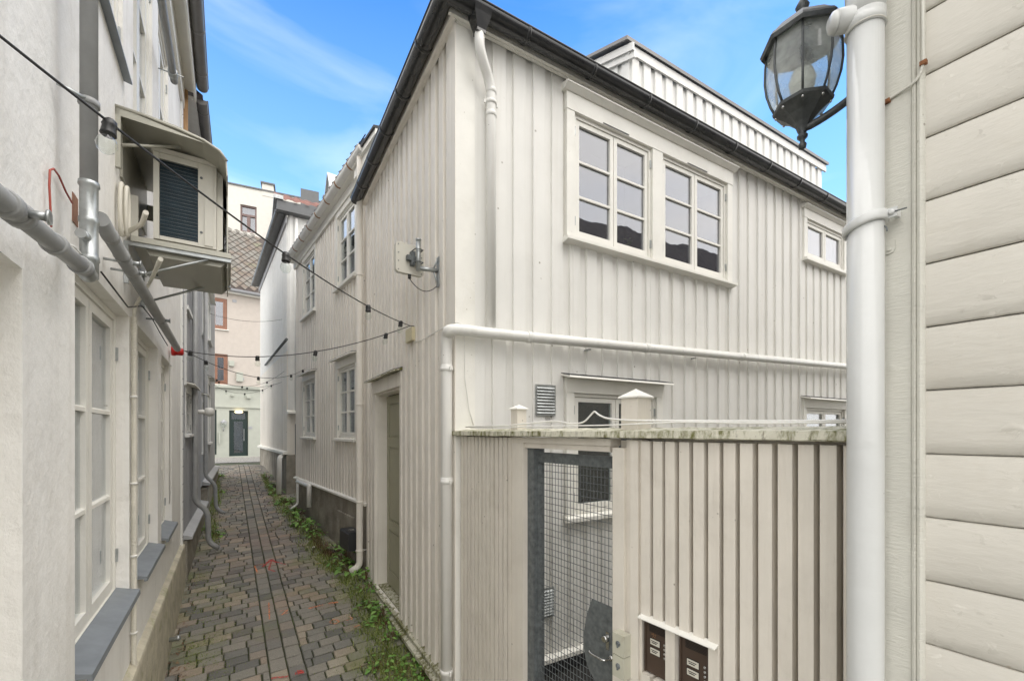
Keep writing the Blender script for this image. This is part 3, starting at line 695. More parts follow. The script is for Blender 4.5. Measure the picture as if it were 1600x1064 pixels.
for (z0,z1) in ((zc+.16,zc+.62),(zc+.72,zt-.56),(zt-.46,zt-.09)):
    dl.box(a0+st+.02,a1-st-.02,o1-.0118,o1-.004,z0+.025,z1-.025)
dd=dl.build('door','door_green',H1); dd['label']='olive green panelled door set deep in its frame'
MB(FA).lathe([(.008,0),(.008,.03),(.02,.04),(.02,.055),(.01,.06)],FA.w(a1-.05,o1,zc+1.0),12,axis=(FA.n[0],FA.n[1],0)).build('handle','steel',dd)
# base boards along the lane: two stepped drip boards
b_=MB(FA); b_.prism([(0,.262),(.045,.245),(.045,.222),(0,.222)],A_END-.01,.03).prism([(0,.2215),(.075,.195),(.075,.168),(0,.168)],A_END-.02,.045)
b_.build('base_board','mossy_cap',H1)
MB(FA).box(A_END,.0,-.2,.004,-.5,.167).build('plinth','concrete',H1)
MB(FR).box(.03,R_END,-.2,-.012,-1.4,zb-.03).build('plinth','room',H1)  # near-black colour stands for the unlit basement under the base board
MB(FR).prism([(0,zb-.005),(.06,zb-.02),(.06,zb-.05),(0,zb-.05)],.02,R_END).build('base_board','trim_white',H1)
# body behind the claddings so that nothing is hollow
bd=MB(FR); bd.box(.40,R_END-.05,-4.0,-.46,0,Z_E-.05)
bd.build('inner_walls','room',H1)
sealr=MB(FA); sealr.box(A_END+.05,-.05,-.60,-.22,.0,Z_E-.05); sealr.build('inner_walls','room',H1)
# fascia, soffit and roof
fs=MB(FR); fs.box(-.034,R_END,.0246,.050,Z_E-.05,Z_E-.02); fs.box(-.09,R_END,.0502,.072,Z_E-.045,Z_E+.02); fs.build('fascia','trim_white',H1)
fs=MB(FA); fs.box(A_END-.02,.050,.0246,.050,Z_E-.05,Z_E-.021); fs.box(A_END-.02,.0715,.0502,.0715,Z_E-.046,Z_E+.02); fs.build('fascia','siding_lane_tint',H1)
cn=lambda a,o,z: FR.w(a,o,z)
# hip roof, 33 degrees, on both eaves
rf=MB(); zt=Z_E+.03; sl=math.tan(R(30))
import itertools
c0=FR.w(-.10,.10,zt)
e1=FR.w(R_END,.10,zt); e2=FA.w(A_END-.03,.10,zt)
run=2.3
back=lambda p,fr,k: Vector((p.x-fr.n[0]*k,p.y-fr.n[1]*k,p.z+k*sl))
hip=Vector((c0.x-(FR.n[0]+FA.n[0])*run,c0.y-(FR.n[1]+FA.n[1])*run,zt+run*sl))
r1=back(e1,FR,run); r2=back(e2,FA,run)
rf.poly([c0,e1,r1,hip]); rf.poly([c0,hip,r2,e2])
dn=Vector((0,0,.02)); rf.poly([c0-dn,hip-dn,r1-dn,e1-dn]); rf.poly([c0-dn,e2-dn,r2-dn,hip-dn])
rf.poly([c0,c0-dn,e1-dn,e1]); rf.poly([c0,e2,e2-dn,c0-dn]); rf.poly([e1,e1-dn,r1-dn,r1]); rf.poly([e2,r2,r2-dn,e2-dn])
rf.build('roof','asphalt_felt',H1)
GZ=Z_E+.012; gr=.060
g1=gutter(H1,FR,-.155,R_END,.135,GZ,gr,'gutter_black',coup=.60,phase=.62)
g2=gutter(H1,FA,A_END-.05,.155,.135,GZ,gr,'gutter_black',coup=.52,phase=.40)
# seal strip drips under the lane gutter
# rainwater hopper and downpipe at the corner
hs=FR.sp(748,.12); 
hp=MB(FR); b=len(hp.v)
for z,hw,o0,o1 in ((GZ-.03,.062,.085,.20),(GZ-.06,.06,.085,.19),(GZ-.15,.032,.10,.165),(GZ-.17,.031,.10,.165)):
    for a,o in ((hs-hw,o0),(hs+hw,o0),(hs+hw,o1),(hs-hw,o1)): hp.v.append(FR.w(a,o,z))
for i in range(3):
    for k in range(4): k2=(k+1)%4; hp.face([b+4*i+k,b+4*i+k2,b+4*(i+1)+k2,b+4*(i+1)+k])
hp.face([b,b+1,b+2,b+3]); hp.face([b+15,b+14,b+13,b+12]); hp.build('rain_hopper','gutter_black',H1)
DP=.034; ds=FR.sp(767,.07)
yz=FR.hit(767,523,.075)[1]
P0=FR.w(hs,.132,GZ-.165)
pth=bendpath([P0,P0-Vector((0,0,.10)),FR.w(ds,.072,GZ-.42),FR.w(ds,.072,yz)],.08,6)
dp=MB(); dp.tube(pth,DP,18); dpo=dp.build('downpipe','pvc_white',H1)
cl=MB()
for z in (GZ-.46,GZ-.62): cl.lathe([(DP,-.018),(DP+.004,-.016),(DP+.004,.016),(DP,.018)],FR.w(ds,.072,z),18)
cl.split('pipe_socket','pvc_white',dpo)
clamp(H1,FR.w(ds,.072,FR.hit(767,162,.07)[1]),DP,FR.n)
# sloping collector pipe and its drop to the lane
za=FR.hit(765,521,.09)[1]; ze_s,ze=FR.hit(1318,572,.09)
sl2=(ze-za)/(ze_s-ds)
vx=FA.sp(698,.075)
zl=za-.005
pts=[FR.w(R_END,.09,za+sl2*(R_END-ds)),FR.w(ds,.09,za),FR.w(-.10,.092,za),FA.w(vx,.075,za-.03),FA.w(vx,.075,gz(3)-.2)]
hpipe=MB(); hpipe.tube(bendpath(pts,.16,8),.038,18); hpo=hpipe.build('drain_pipe','pvc_white',H1)
cl=MB()
dirv=(pts[0]-pts[1]).normalized()
for a in (.30,1.5,2.9): cl.lathe([(.038,-.02),(.042,-.018),(.042,.018),(.038,.02)],FR.w(ds+a,.09,za+sl2*a),18,axis=dirv)
for py in (575,750):
    q=FA.hit(698,py,.075)[1]; cl.lathe([(.038,-.02),(.0415,-.018),(.0415,.018),(.038,.02)],FA.w(vx,.075,q),18)
cl.split('pipe_socket','pvc_white',hpo)
for py in (577,752,1048): clamp(H1,FA.w(vx,.075,FA.hit(698,py,.075)[1]),.038,FA.n)
for a in (.9,2.2): 
    MB(FR).box(ds+a-.012,ds+a+.012,0,.06,za+sl2*a-.05,za+sl2*a-.04).build('pipe_bracket','galvanised',H1)
# louvred vents
def vent(house,fr,a0,a1,z0,z1,lab=None):
    mb=MB(fr); o=.026; mb.box(a0,a1,o,o+.006,z0,z0+.012); mb.box(a0,a1,o,o+.006,z1-.012,z1); mb.box(a0,a0+.010,o,o+.006,z0+.012,z1-.012); mb.box(a1-.010,a1,o,o+.006,z0+.012,z1-.012)
    mb.box(a0+.01,a1-.01,o,o+.001,z0+.012,z1-.012)
    n=9; h=(z1-z0-.026)/n
    for i in range(n): z=z0+.013+h*i; mb.prism([(o+.0012,z+h*.95),(o+.013,z+h*.25),(o+.012,z+h*.15),(o+.0012,z+h*.75)],a0+.011,a1-.011)
    v=mb.build('vent_grille','galvanised',house)
    if lab: v['label']=lab
a0,z1=FR.hit(837,600,.03); a1,z0=FR.hit(868,650,.03); vent(H1,FR,a0,a1,z0,FR.hit(837,600,.03)[1],'louvred metal vent left of the ground floor window')
a0,z1=FR.hit(842,921,.03); a1,_=FR.hit(866,960,.03); z0=FR.hit(842,968,.03)[1]; vent(H1,FR,a0,a1,z0,z1,'louvred metal vent low behind the gate mesh')
# lean-up dormer wall over the yard eaves
dO=-.20; s0=FR.sp(985,dO); s1=FR.sp(1284,dO); zd=FR.hit(1284,266,dO)[1]
dm=siding(Frame(*FR.w(0,dO,0)[:2],*FR.d),s0,s1,Z_E+.02,zd-.02,[],per=.155,over=.62,t=.02); dm.build('dormer_wall','siding_bright',H1)
cut=1.4; slope=math.tan(R(22))
FDs=Frame(*FR.w(s0,dO,0)[:2],-FR.n[0]*-1,-FR.n[1]*-1)    # side wall plane, along = towards the camera
sdm=MB(FDs)
k=-cut
while k<0:
    k1=min(k+.145,0)
    for (o0,o1,ka,kb) in ((-.02,0,k,k1),(0,.018,k,k+.09)):
        b=len(sdm.v)
        for a in (ka,min(kb,0)):
            for o in (o0,o1): sdm.v+= [FDs.w(a,o,Z_E),FDs.w(a,o,zd-.04-a*slope)]
        for f in ((0,1,3,2),(4,6,7,5),(0,4,5,1),(2,3,7,6),(1,5,7,3)): sdm.face([b+i for i in f])
    k+=.145
sdm.build('dormer_cheek','siding_bright',H1)
rk=MB(FDs)   # bargeboards and roof edge
def rake(o0,o1,d0,d1,a0=-cut,a1=.09):
    b=len(rk.v)
    for a in (a0,a1):
        for o in (o0,o1):
            for d in (d0,d1): rk.v.append(FDs.w(a,o,zd-.04-a*slope+d))
    for f in ((0,1,3,2),(4,6,7,5),(0,4,5,1),(2,3,7,6),(1,5,7,3),(0,2,6,4)): rk.face([b+i for i in f])
rake(.02,.042,-.03,.045); rake(.042,.062,.03,.10); rk.build('bargeboard','siding_bright',H1)
fz=MB(FR); fz.box(s0-.05,s1+.03,dO+.021,dO+.040,zd-.035,zd+.05); fz.build('dormer_fascia','siding_bright',H1)
rr_=MB(FR); b=0
rr_.v+=[FR.w(a,o,z) for a in (s0-.10,s1+.06) for (o,z) in ((dO+.06,zd+.055),(dO+.06,zd+.090),(dO-1.4,zd+.055+1.5*slope),(dO-1.4,zd+.075+1.5*slope))]
for f in ((0,1,3,2),(4,6,7,5),(0,4,5,1),(2,3,7,6),(1,5,7,3),(0,2,6,4)): rr_.face(list(f))
rr_.build('dormer_roof','gutter_grey',H1)
MB(FR).box(s1-.02,s1+.0,dO-1.0,dO,Z_E,zd).build('dormer_cheek','siding_bright',H1)

# ================================================================== panel antenna on the lane side
an=FA.w(FA.sp(690,.02),.0,0); az_=FA.hit(690,418,.03)[1]
AN=thing('panel_antenna','square white panel antenna on a steel arm fixed to the corner house','antenna',FA.w(FA.sp(692),.03,az_))
s_a=FA.sp(690); 
pl=MB(FA); pl.box(s_a-.025,s_a+.025,.025,.031,az_-.12,az_+.10); pl.build('wall_plate','galvanised',AN)
mastp=FA.w(s_a-.02,.17,az_)
arm=MB(); arm.tube([FA.w(s_a,.03,az_),mastp],.016,14); arm.tube([mastp-Vector((0,0,.02)),mastp+Vector((0,0,.20))],.017,14)
arm.lathe([(.016,0),(.020,.001),(.020,.012),(.010,.014)],mastp+Vector((0,0,.198)),14)
arm.tube([FA.w(s_a,.03,az_+.09),FA.w(s_a-.003,.06,az_+.012)],.006,8); arm.tube([FA.w(s_a,.03,az_-.10),FA.w(s_a-.003,.06,az_-.012)],.006,8)
arm.build('mast','galvanised',AN)
# panel: turned a bit, facing down the lane
vd=Vector((-.62,.80,0)).normalized(); rt=Vector((vd.y,-vd.x,0)); mx=Matrix((rt,vd,Vector((0,0,1)))).transposed()
pc=mastp+vd*.075-rt*.035+Vector((0,0,.075))
pm=MB(); hw=.108; ch=.016
ring=[(-hw+ch,-hw),(hw-ch,-hw),(hw,-hw+ch),(hw,hw-ch),(hw-ch,hw),(-hw+ch,hw),(-hw,hw-ch),(-hw,-hw+ch)]
b=len(pm.v)
for yy in (-.010,.022):
    for x,z in ring: pm.v.append(pc+mx@Vector((x,yy,z)))
pm.face([b+i for i in range(8)]); pm.face([b+8+i for i in reversed(range(8))])
for i in range(8): j=(i+1)%8; pm.face([b+i,b+8+i,b+8+j,b+j])
pm.build('antenna_panel','ac_body',AN)
bk=MB(); bk.sbox(pc-vd*.03+rt*.01,.09,.03,.035,mx); bk.sbox(pc-vd*.03+rt*.01+Vector((0,0,.0)),.03,.035,.10,mx)
for zz in (-.045,.045):
    c_=mastp+Vector((0,0,.085+zz)); bk.tube([c_-rt*.03+vd*.04,c_-rt*.028-vd*.018,c_-vd*.026,c_+rt*.028-vd*.018,c_+rt*.03+vd*.04],.004,6)
for x in (-.09,.09):
    for z in (-.09,-.03,.03,.09): bk.lathe([(.004,0),(.004,.004)],pc-vd*.011+rt*x+Vector((0,0,z)),6,axis=-vd)
bk.build('clamp_bracket','galv_dull',AN)
cb=MB(); q=pc+Vector((0,0,-hw))-vd*.0; cb.lathe([(.012,0),(.012,-.03)],q,10); e=FA.w(s_a-.01,.032,az_-.11)
cb.tube(arc(q-Vector((0,0,.03)),(q+e)/2-Vector((0,0,.14)),e,14),.003,8); cb.build('antenna_cable','rubber',AN)

# socket box + cable
jb=FA.hit(642,522,.03); J=FA.w(FA.sp(643,.03),.024,jb[1])
JB=thing('junction_box','small ivory junction box on the lane side below the string light hook','junction box',J)
MB(FA).box(FA.sp(638,.03),FA.sp(648,.03),.026,.055,FA.hit(643,534,.03)[1],FA.hit(643,514,.03)[1]).build('box','ivory_plastic',JB)
m_=MB()
for py in (518,528): m_.lathe([(.010,0),(.012,.002),(.010,.006),(.006,.007)],FA.w(FA.sp(645,.05),.055,FA.hit(643,py+1,.05)[1]),12,axis=(FA.n[0],FA.n[1],0))
m_.split('cable_gland','ivory_plastic',JB)
c_=[]
for px,py in ((648,535),(660,531),(672,524),(685,516),(697,510),(708,505),(714,504)): a,z=FA.hit(px,py,.03); c_.append(FA.w(a,.029,z))
a,z=FR.hit(721,506,.035); c_+= [FR.w(a-.0,.036,z),FR.w(a+.02,.036,z-.03),FR.w(a+.025,.036,FR.hit(722,590,.035)[1])]
a,z=FR.hit(733,640,.035); c_+=[FR.w(a,.036,z),FR.w(a+.03,.04,FR.hit(735,664,.035)[1])]
tag(MB().tube(c_,.0032,8).build('power_cable','pvc_white'),'white cable clipped round the corner of the house down to the fence','cable')

# ================================================================== second house
E2=5.30; H2=thing('wooden_house','grey white two storey house with white gutter on dark stone footing','house',(-2.6,6.6,.3))
s_far=F2.sp(464); s_near=F2.sp(572)+.12
def r2(pa,pb,pt,pbm,ref): return rect(F2,pa,pb,pt,pbm,ref)
w1=r2(530.5,558,343,452,530.5); w2=(F2.sp(476.5),F2.sp(494.5),w1[2],w1[3])
w3=r2(530.5,558,577,683,530.5); w4=(F2.sp(476.5),F2.sp(494.5),w3[2],w3[3])
siding(F2,s_far,s_near,1.13,E2-.03,[w1,w2,w3,w4],per=.135,over=.6,t=.024,botjit=.02).build('wall_cladding','siding_lane_tint',H2)
for q,hd,lab in ((w1,'board','upper window beside the white downpipe'),(w2,'board','upper window at the far end'),(w3,'drip','lower window beside the white downpipe'),(w4,'drip','lower window at the far end')):
    window(H2,F2,*q,sash=2,rows=3,head=hd,trim=.07,fo=.014,back='curtain',bdist=.05,glass='glass',label=lab)
MB(F2).prism([(0,1.14),(.06,1.115),(.06,1.09),(0,1.09)],s_far-.03,s_near).build('base_board','trim_white',H2)
# rough concrete footing
pf=MB(F2); rnd=random.Random(9); n=40; zs=[-.2,.35,.5,.65,.8,.95,1.088]; b=0
for i in range(n+1):
    a=s_far+(s_near+.05-s_far)*i/n
    for z in zs: pf.v.append(F2.w(a,.02+rnd.uniform(-.012,.012),z))
for i in range(n):
    for j in range(len(zs)-1): k=i*len(zs)+j; pf.face([k,k+len(zs),k+len(zs)+1,k+1],True)
pf.box(s_far,s_near,-.3,0,-.2,1.085)
pf.build('footing','concrete',H2)
bd=MB(F2); bd.box(s_far,s_near,-3.2,-.31,.3,E2); bd.build('inner_walls','siding_lane_tint',H2)
MB(F2).box(s_far-.03,s_near,.025,.055,E2-.16,E2-.04).build('fascia','trim_white',H2)
g=MB(F2); g.box(s_far-.05,s_near,.056,.12,E2-.04,E2-.02); g.build('soffit','trim_white',H2)
gutter(H2,F2,s_far-.10,F2.sp(566,.15),.135,E2+.03,.062,'pvc_white',coup=.52,cm='rust_gutter',brk='rust')
def tiles(fr,s0,s1,o0,z0,pitch,length,m,house,per=.20,row=.32,name='roof'):
    mb=MB(fr); n=int((s1-s0)/per*6); rows=int(length/row); cp,sp_=math.cos(pitch),math.sin(pitch)
    for r_ in range(rows):
        b=len(mb.v)
        for (d,lift) in ((r_*row,.03),(r_*row,.012),((r_+1)*row+.02,.0)):
            pass
        for i in range(n+1):
            a=s0+(s1-s0)*i/n; ph=2*math.pi*(a-s0)/per; hgt=.022*(math.sin(ph)+.35*math.sin(2*ph+.6))
            for (d,lift) in ((r_*row,.0),(r_*row,.022),((r_+1)*row+.02,.004)):
                h=hgt+lift
                mb.v.append(fr.w(a,o0-d*cp-h*sp_*-1*0 - h*sp_,z0+d*sp_+h*cp))
        for i in range(n):
            for j in range(2):
                k=b+i*3+j; mb.face([k,k+3,k+4,k+1],j==1)
    return mb.build(name,m,house)
tiles(F2,s_far-.12,s_near+.1,.17,E2+.115,R(50),2.2,'tile_dark',H2,per=.16)
sg=MB(F2)  # snow guard rail above the eaves
for a in [s_far+.1+i*.45 for i in range(9)]:
    sg.tube([F2.w(a,.06,E2+.16),F2.w(a,.05,E2+.33)],.008,6)
sg.tube([F2.w(s_far,.05,E2+.31),F2.w(s_near,.05,E2+.31)],.007,8); sg.build('snow_guard','gutter_black',H2)
# two small gabled dormers over the eaves
def dormer(fr,a0,a1,o,zb_,zw,zp,house,depth=1.4,m='trim_white',lab=None):
    mb=MB(fr); am=(a0+a1)/2
    pts=[(a0,zb_),(a1,zb_),(a1,zw),(am,zp),(a0,zw)]; b=0
    for oo in (o,o-depth):
        for a,z in pts: mb.v.append(fr.w(a,oo,z))
    mb.face([0,1,2,3,4]); mb.face([9,8,7,6,5])
    for i in range(5): j=(i+1)%5; mb.face([i,5+i,5+j,j])
    d=mb.build('dormer',m,house)
    r_=MB(fr)
    for (pa,pz,qa,qz) in ((a0-.07,zw-.05,am,zp+.02),(a1+.07,zw-.05,am,zp+.02)):
        b=len(r_.v)
        for oo in (o+.08,o-depth):
            for (a,z) in ((pa,pz),(qa,qz),(qa,qz+.035),(pa,pz+.035)): r_.v.append(fr.w(a,oo,z))
        for f in ((0,1,2,3),(7,6,5,4),(0,4,5,1),(1,5,6,2),(2,6,7,3),(3,7,4,0)): r_.face([b+i for i in f])
    r_.build('dormer_roof','asphalt_felt',d)
    t=MB(fr)
    for (pa,pz,qa,qz) in ((a0-.05,zw-.13,am,zp-.06),(a1+.05,zw-.13,am,zp-.06)):
        b=len(t.v)
        for oo in (o+.065,o+.03):
            for (a,z) in ((pa,pz),(qa,qz),(qa,qz+.09),(pa,pz+.09)): t.v.append(fr.w(a,oo,z))
        for f in ((0,1,2,3),(7,6,5,4),(0,4,5,1),(1,5,6,2),(2,6,7,3),(3,7,4,0)): t.face([b+i for i in f])
    t.build('bargeboard',m,d); return d
za_=F2.hit(560,250,.12)[1]; a0=F2.sp(553,.12)
dm=MB(F2); dm.box(a0+.05,s_near+.6,-1.2,.06,E2+.10,za_-.10); dm.box(a0,s_near+.6,-1.2,.12,za_-.16,za_-.04); dm.box(a0-.02,s_near+.6,-1.2,.15,za_-.039,za_+.02)
dm=dm.build('dormer','trim_white',H2); MB(F2).prism([(.17,za_+.021),(.17,za_+.05),(-1.2,za_+.35),(-1.2,za_+.021)],a0-.05,s_near+.6).build('dormer_roof','asphalt_felt',dm)
a0,a1=F2.sp(503,-.2),F2.sp(528,-.2); am=(a0+a1)/2; zp_=F2.hit(515,272,-.2)[1]; zb_=E2+.1
g_=MB(F2); b=len(g_.v)
for o in (-.2,-1.4):
    for a,z in ((a0,zb_),(a1,zb_),(am,zp_)): g_.v.append(F2.w(a,o,z))
g_.face([0,1,2]); g_.face([5,4,3]); g_.face([0,3,4,1]); g_.face([1,4,5,2]); g_.face([2,5,3,0]); g_=g_.build('dormer','siding_bright',H2)
r_=MB(F2)
for (pa,qa) in ((a0,am),(a1,am)):
    b=len(r_.v)
    for o in (-.16,-1.4):
        for a,z in ((pa,zb_),(qa,zp_),(qa,zp_+.02),(pa+(pa-qa)*.06,zb_+.02)): r_.v.append(F2.w(a,o,z))
    for f in ((0,1,2,3),(7,6,5,4),(0,4,5,1),(1,5,6,2),(2,6,7,3),(3,7,4,0)): r_.face([b+k for k in f])
r_.build('dormer_roof','galvanised',g_)
# downpipe between the two houses
def pipe(house,pts,r,m,bend=.08,name='downpipe',n=14,cl=None,fr=None,cz=()):
    mb=MB(); mb.tube(bendpath(pts,bend,6),r,n); o=mb.build(name,m,house)
    return o
o_=.085; s=FA.sp(563,.09)
p_top=F2.w(F2.sp(563,.13),.13,E2-.02)
ss_=F2.sp(562,.10)
ztop=F2.hit(562,318,.1)[1]
pz=gz(5.3)+.10
dpo=pipe(H2,[p_top,p_top-Vector((0,0,.25)),F2.w(ss_,.10,ztop-.35),F2.w(ss_,.10,pz),F2.w(ss_-.03,.20,pz-.06)],.040,'siding_lane_tint',.07)
for py in (430,632,784,860):
    clamp(H2,F2.w(ss_,.10,F2.hit(562,py,.1)[1]),.040,F2.n,'siding_lane_tint')
# little white outlet pipes on the footing
a0=F2.sp(466,.1); a1=F2.sp(484,.1); z=F2.hit(484,759,.1)[1]
pipe(H2,[F2.w(a0,.11,z),F2.w(a1,.11,z),F2.w(a1,.11,F2.hit(484,792,.1)[1])],.038,'pvc_white',.02,'overflow_pipe')
a=F2.sp(465,.06); pipe(H2,[F2.w(a,.06,1.15),F2.w(a,.06,gz(8.4)+.1),F2.w(a+.1,.2,gz(8.4)+.03)],.022,'pvc_white',.05,'overflow_pipe')
# ================================================================== third house
E3=6.72; H3=thing('wooden_house','tall narrow white house with red tiles and dark eaves further down the lane','house',(-5.6,11,.9))
s3=F3.sp(408)
siding(F3,s3,0,F3.hit(450,708)[1],3.75,[],per=.15,over=.6,t=.025).build('wall_cladding','siding_lane_tint',H3)['label']='lower grey beige boards'
siding(F3,s3,0,3.75,E3-.05,[],per=.15,over=.6,t=.025).build('wall_cladding','siding_bright',H3)['label']='upper white boards'
MB(F3).prism([(0,1.58),(.10,1.55),(.10,1.50),(0,1.50)],s3-.05,.0).build('base_board','trim_white',H3)
MB(F3).box(s3-.02,.0,-.3,.03,.4,1.49).build('footing','concrete',H3)
MB(F3).box(s3,0,-4,-.31,.5,E3-.02).build('inner_walls','siding_bright',H3)
zw=F3n.hit(450,640)[1]
n3=MB(F3n); n3.box(.0,3.2,-.3,.0,zw,E3-.02); n3.box(.03,.10,.0,.03,zw,E3-.02); n3.box(.20,.215,.0,.012,zw,E3); n3.build('end_wall','siding_bright',H3)
MB(F3n).prism([(0,zw),(.14,zw-.05),(.14,zw-.09),(0,zw-.09)],-.02,2.0).build('drip_board','trim_white',H3)
pipe(H3,[F3n.w(.16,.08,E3-.1),F3n.w(.16,.08,zw-.02)],.035,'siding_bright')
dw=MB(F3n); dw.box(0.0,.14,-.25,-.02,gz(9.5),zw-.10); dw.box(.6,3,-.25,-.02,gz(9.5),zw-.1); dw.box(.14,.6,-.25,-.02,zw-.3,zw-.1); dw.build('end_wall','siding_lane_tint',H3)
dd=MB(F3n).box(.15,.59,-.16,-.12,gz(9.5)+.05,zw-.31); 
for i in range(34): z=gz(9.5)+.1+i*.05; dd.prism([(-.119,z),(-.105,z+.008),(-.119,z+.03)],.19,.55)
dd=dd.build('door','door_slate',H3); MB(F3n).box(.22,.25,-.12,-.09,1.95,2.0).build('handle','steel',dd)
pipe(H3,[F3.w(-.12,.08,1.45),F3.w(-.02,.16,1.45),F3.w(.02,.18,gz(9.5)+.02)],.05,'pvc_white',.09,'overflow_pipe')
gutter(H3,F3,s3-.3,.05,.20,E3+.02,.05,'gutter_grey',coup=.8)
MB(F3).box(s3-.2,.04,.026,.19,E3-.05,E3-.02).build('soffit','fascia_grey',H3)
MB(F3).box(s3-.2,.04,.026,.05,E3-.22,E3-.051).build('fascia','siding_grey',H3)
MB(F3n).box(-.22,3,.0,.20,E3-.03,E3+.18).build('fascia','fascia_grey',H3)
tiles(F3n,-.25,3.0,.22,E3+.20,R(29),1.5,'tile_red',H3,per=.22)
MB(F3n).box(-.28,-.10,-1.2,.24,E3+.18,E3+.26).build('verge_flashing','galvanised',H3)
# slanting bracket board on the lane side
a0,z0=F3.hit(412,570,.1); a1,z1=F3.hit(448,530,.1)
tb=MB(); tb.tube([F3.w(a0,.06,z0),F3.w(a1,.10,z1)],.028,6); tb.build('rail','galv_dull',H3)
# ================================================================== across the street
HP=thing('rendered_building','pink and pale green rendered building across the street with diamond slate roof','building',(-12.6,20,.87))
hf=lambda px,py: FF.hit(px,py)
zc=hf(372,605)[1]; ze=hf(345,455)[1]; f0=FF.sp(290); f1=FF.sp(560)
dr_=(FF.sp(358),FF.sp(388),hf(372,712.5)[1],hf(358,641)[1]); wl=(FF.sp(318),FF.sp(338.5),dr_[2]+.1,hf(336,640)[1]); wr=(FF.sp(407.5),FF.sp(440),wl[2],wl[3])
wu=(FF.sp(333.5),FF.sp(356),hf(345,600)[1],hf(345,553)[1]); wt2=(FF.sp(330),FF.sp(355),hf(345,514)[1],hf(345,466)[1])
wall(FF,f0,f1,.6,zc,[dr_,wl,wr],0,.2).build('ground_floor_wall','stucco_pale',HP)
wall(FF,f0,f1,zc,ze,[wu,wt2],0,.2).build('upper_wall','stucco_pink',HP)
MB(FF).box(f0,f1,.001,.10,zc-.06,zc+.06).box(f0,f1,.001,.05,hf(370,636)[1]-.03,hf(370,636)[1]+.03).build('cornice','stucco_pale',HP)
window(HP,FF,*wu,sash=1,rows=2,trims=False,fmat='wood_orange',sill=True,trim=.05,fw=.09,sw=.06,fo=-.03,hinges=False,glass='glass_mirrorish',back='room')
window(HP,FF,*wt2,sash=1,rows=1,trims=False,fmat='wood_orange',sill=True,trim=.05,fw=.09,sw=.06,fo=-.03,hinges=False,glass='glass_mirrorish',back='room')
for q in (wl,wr): window(HP,FF,*q,sash=1,rows=1,trims=False,fmat='door_dark',sill=False,fw=.10,sw=.06,fo=-.05,hinges=False,glass='glass',back='room')
db=MB(FF); a0,a1,z0,z1=dr_
db.box(a0,a0+.1,-.16,-.10,z0,z1); db.box(a1-.1,a1,-.16,-.1,z0,z1); db.box(a0+.1,a1-.1,-.16,-.1,z1-.10,z1); db.box(a0+.1,a1-.1,-.16,-.1,z1-.50,z1-.40); db.box(a0+.1,a1-.1,-.16,-.1,z0,z0+.15)
db.box(a0+.1,a0+.2,-.15,-.11,z0+.15,z1-.5); db.box(a1-.2,a1-.1,-.15,-.11,z0+.15,z1-.5)
D=db.build('door','door_dark',HP); MB(FF).box(a0+.1,a1-.1,-.135,-.13,z0+.15,z1-.1).build('glass','glass',D); MB(FF).box(a0,a1,-.6,-.55,z0,z1).box(a0+.35,a0+.75,-.52,-.5,z0+.9,z0+1.5).build('room_backing','room',D)
MB(FF).box(a1-.18,a1-.15,-.1,-.06,z0+.7,z0+1.25).build('handle','steel',D)
MB(FF).lathe([(.12,0),(.17,-.03),(.13,-.07),(.02,-.09)],FF.w((a0+a1)/2,-.0,z1-.03),16).build('porch_light','lamp_glow',HP)
p=FF.w(FF.sp(349),.12,hf(349,662)[1]); lt=thing('wall_lantern','small glass wall lantern left of the dark door across the street','wall lamp',p)
MB().lathe([(.05,-.16),(.10,-.12),(.12,.05),(.10,.10),(.03,.17)],p,8).build('lantern_glass','glass_lamp',lt); MB().lathe([(.13,.05),(.14,.07),(.04,.16),(.02,.2)],p,8).tube([p-Vector((0,0,.16)),p-Vector((0,0,.26)),FF.w(FF.sp(349),0,p.z-.3)],.02,6).build('lantern_frame','siding_grey',lt)
q=MB(FF); 
for px,py,w_,h_ in ((388,620,.18,.14),(363,618,.12,.06),(361.5,568,.2,.24),(374,589,.26,.42),(342.5,684,.05,.5)):
    a,z=hf(px,py); q.box(a-w_/2,a+w_/2,0,.12,z-h_/2,z+h_/2)
q.split('wall_box','stucco_pale',HP)
q=MB(FF)
for px,py in ((366.5,470.5),(411,476),(391,668),(378,592)):
    a,z=hf(px,py); q.box(a-.08,a+.08,0,.02,z-.06,z+.06)
q.split('vent_grille','wall' if 0 else 'siding_grey',HP)
gutter(HP,FF,f0,f1,.28,ze+.10,.10,'siding_grey',coup=2.5); MB(FF).box(f0,f1,.001,.2,ze-.05,ze+.04).build('soffit','trim_white',HP)
# diamond scale roof
def scales():
    mb=MB(FF); pit=R(44); cp,sp_=math.cos(pit),math.sin(pit); w_=.36; h_=.30; r_=0; d=0; rnd=random.Random(4)
    L_=6.2
    while d<L_:
        a=f0+(w_/2 if r_%2 else 0)
        while a<f1-4:
            if a>-4.5:
                b=len(mb.v)
                for (da,dd_,l) in ((0,0,.035),(w_*.5,h_,.02),(0,h_*1.86,.0),(-w_*.5,h_,.02)):
                    D_=d+dd_; mb.v.append(FF.w(a+da*.88,.30-D_*cp-l*-sp_*0+l*sp_,ze+.16+D_*sp_+l*cp))
                mb.v.append(FF.w(a,.30-d*cp,ze+.16+d*sp_))
                mb.face([b,b+1,b+2,b+3])
            a+=w_
        d+=h_; r_+=1
    o=mb.build('roof','slate_scales',HP)
    u=MB(FF); u.prism([(.30,ze+.14),(.30,ze+.15),(.30-6.2*cp,ze+.15+6.2*sp_),(-9,ze+.15+6.2*sp_),(-9,ze+.14)],f0,f1); u.build('roof_bed','tile_dark',HP)
    return ze+.16+6.2*sp_
zr=scales()
HW=thing('rendered_building','tall ivory building with flat parapet and one brown framed window behind the slate roof','building',(-17,27,.87))
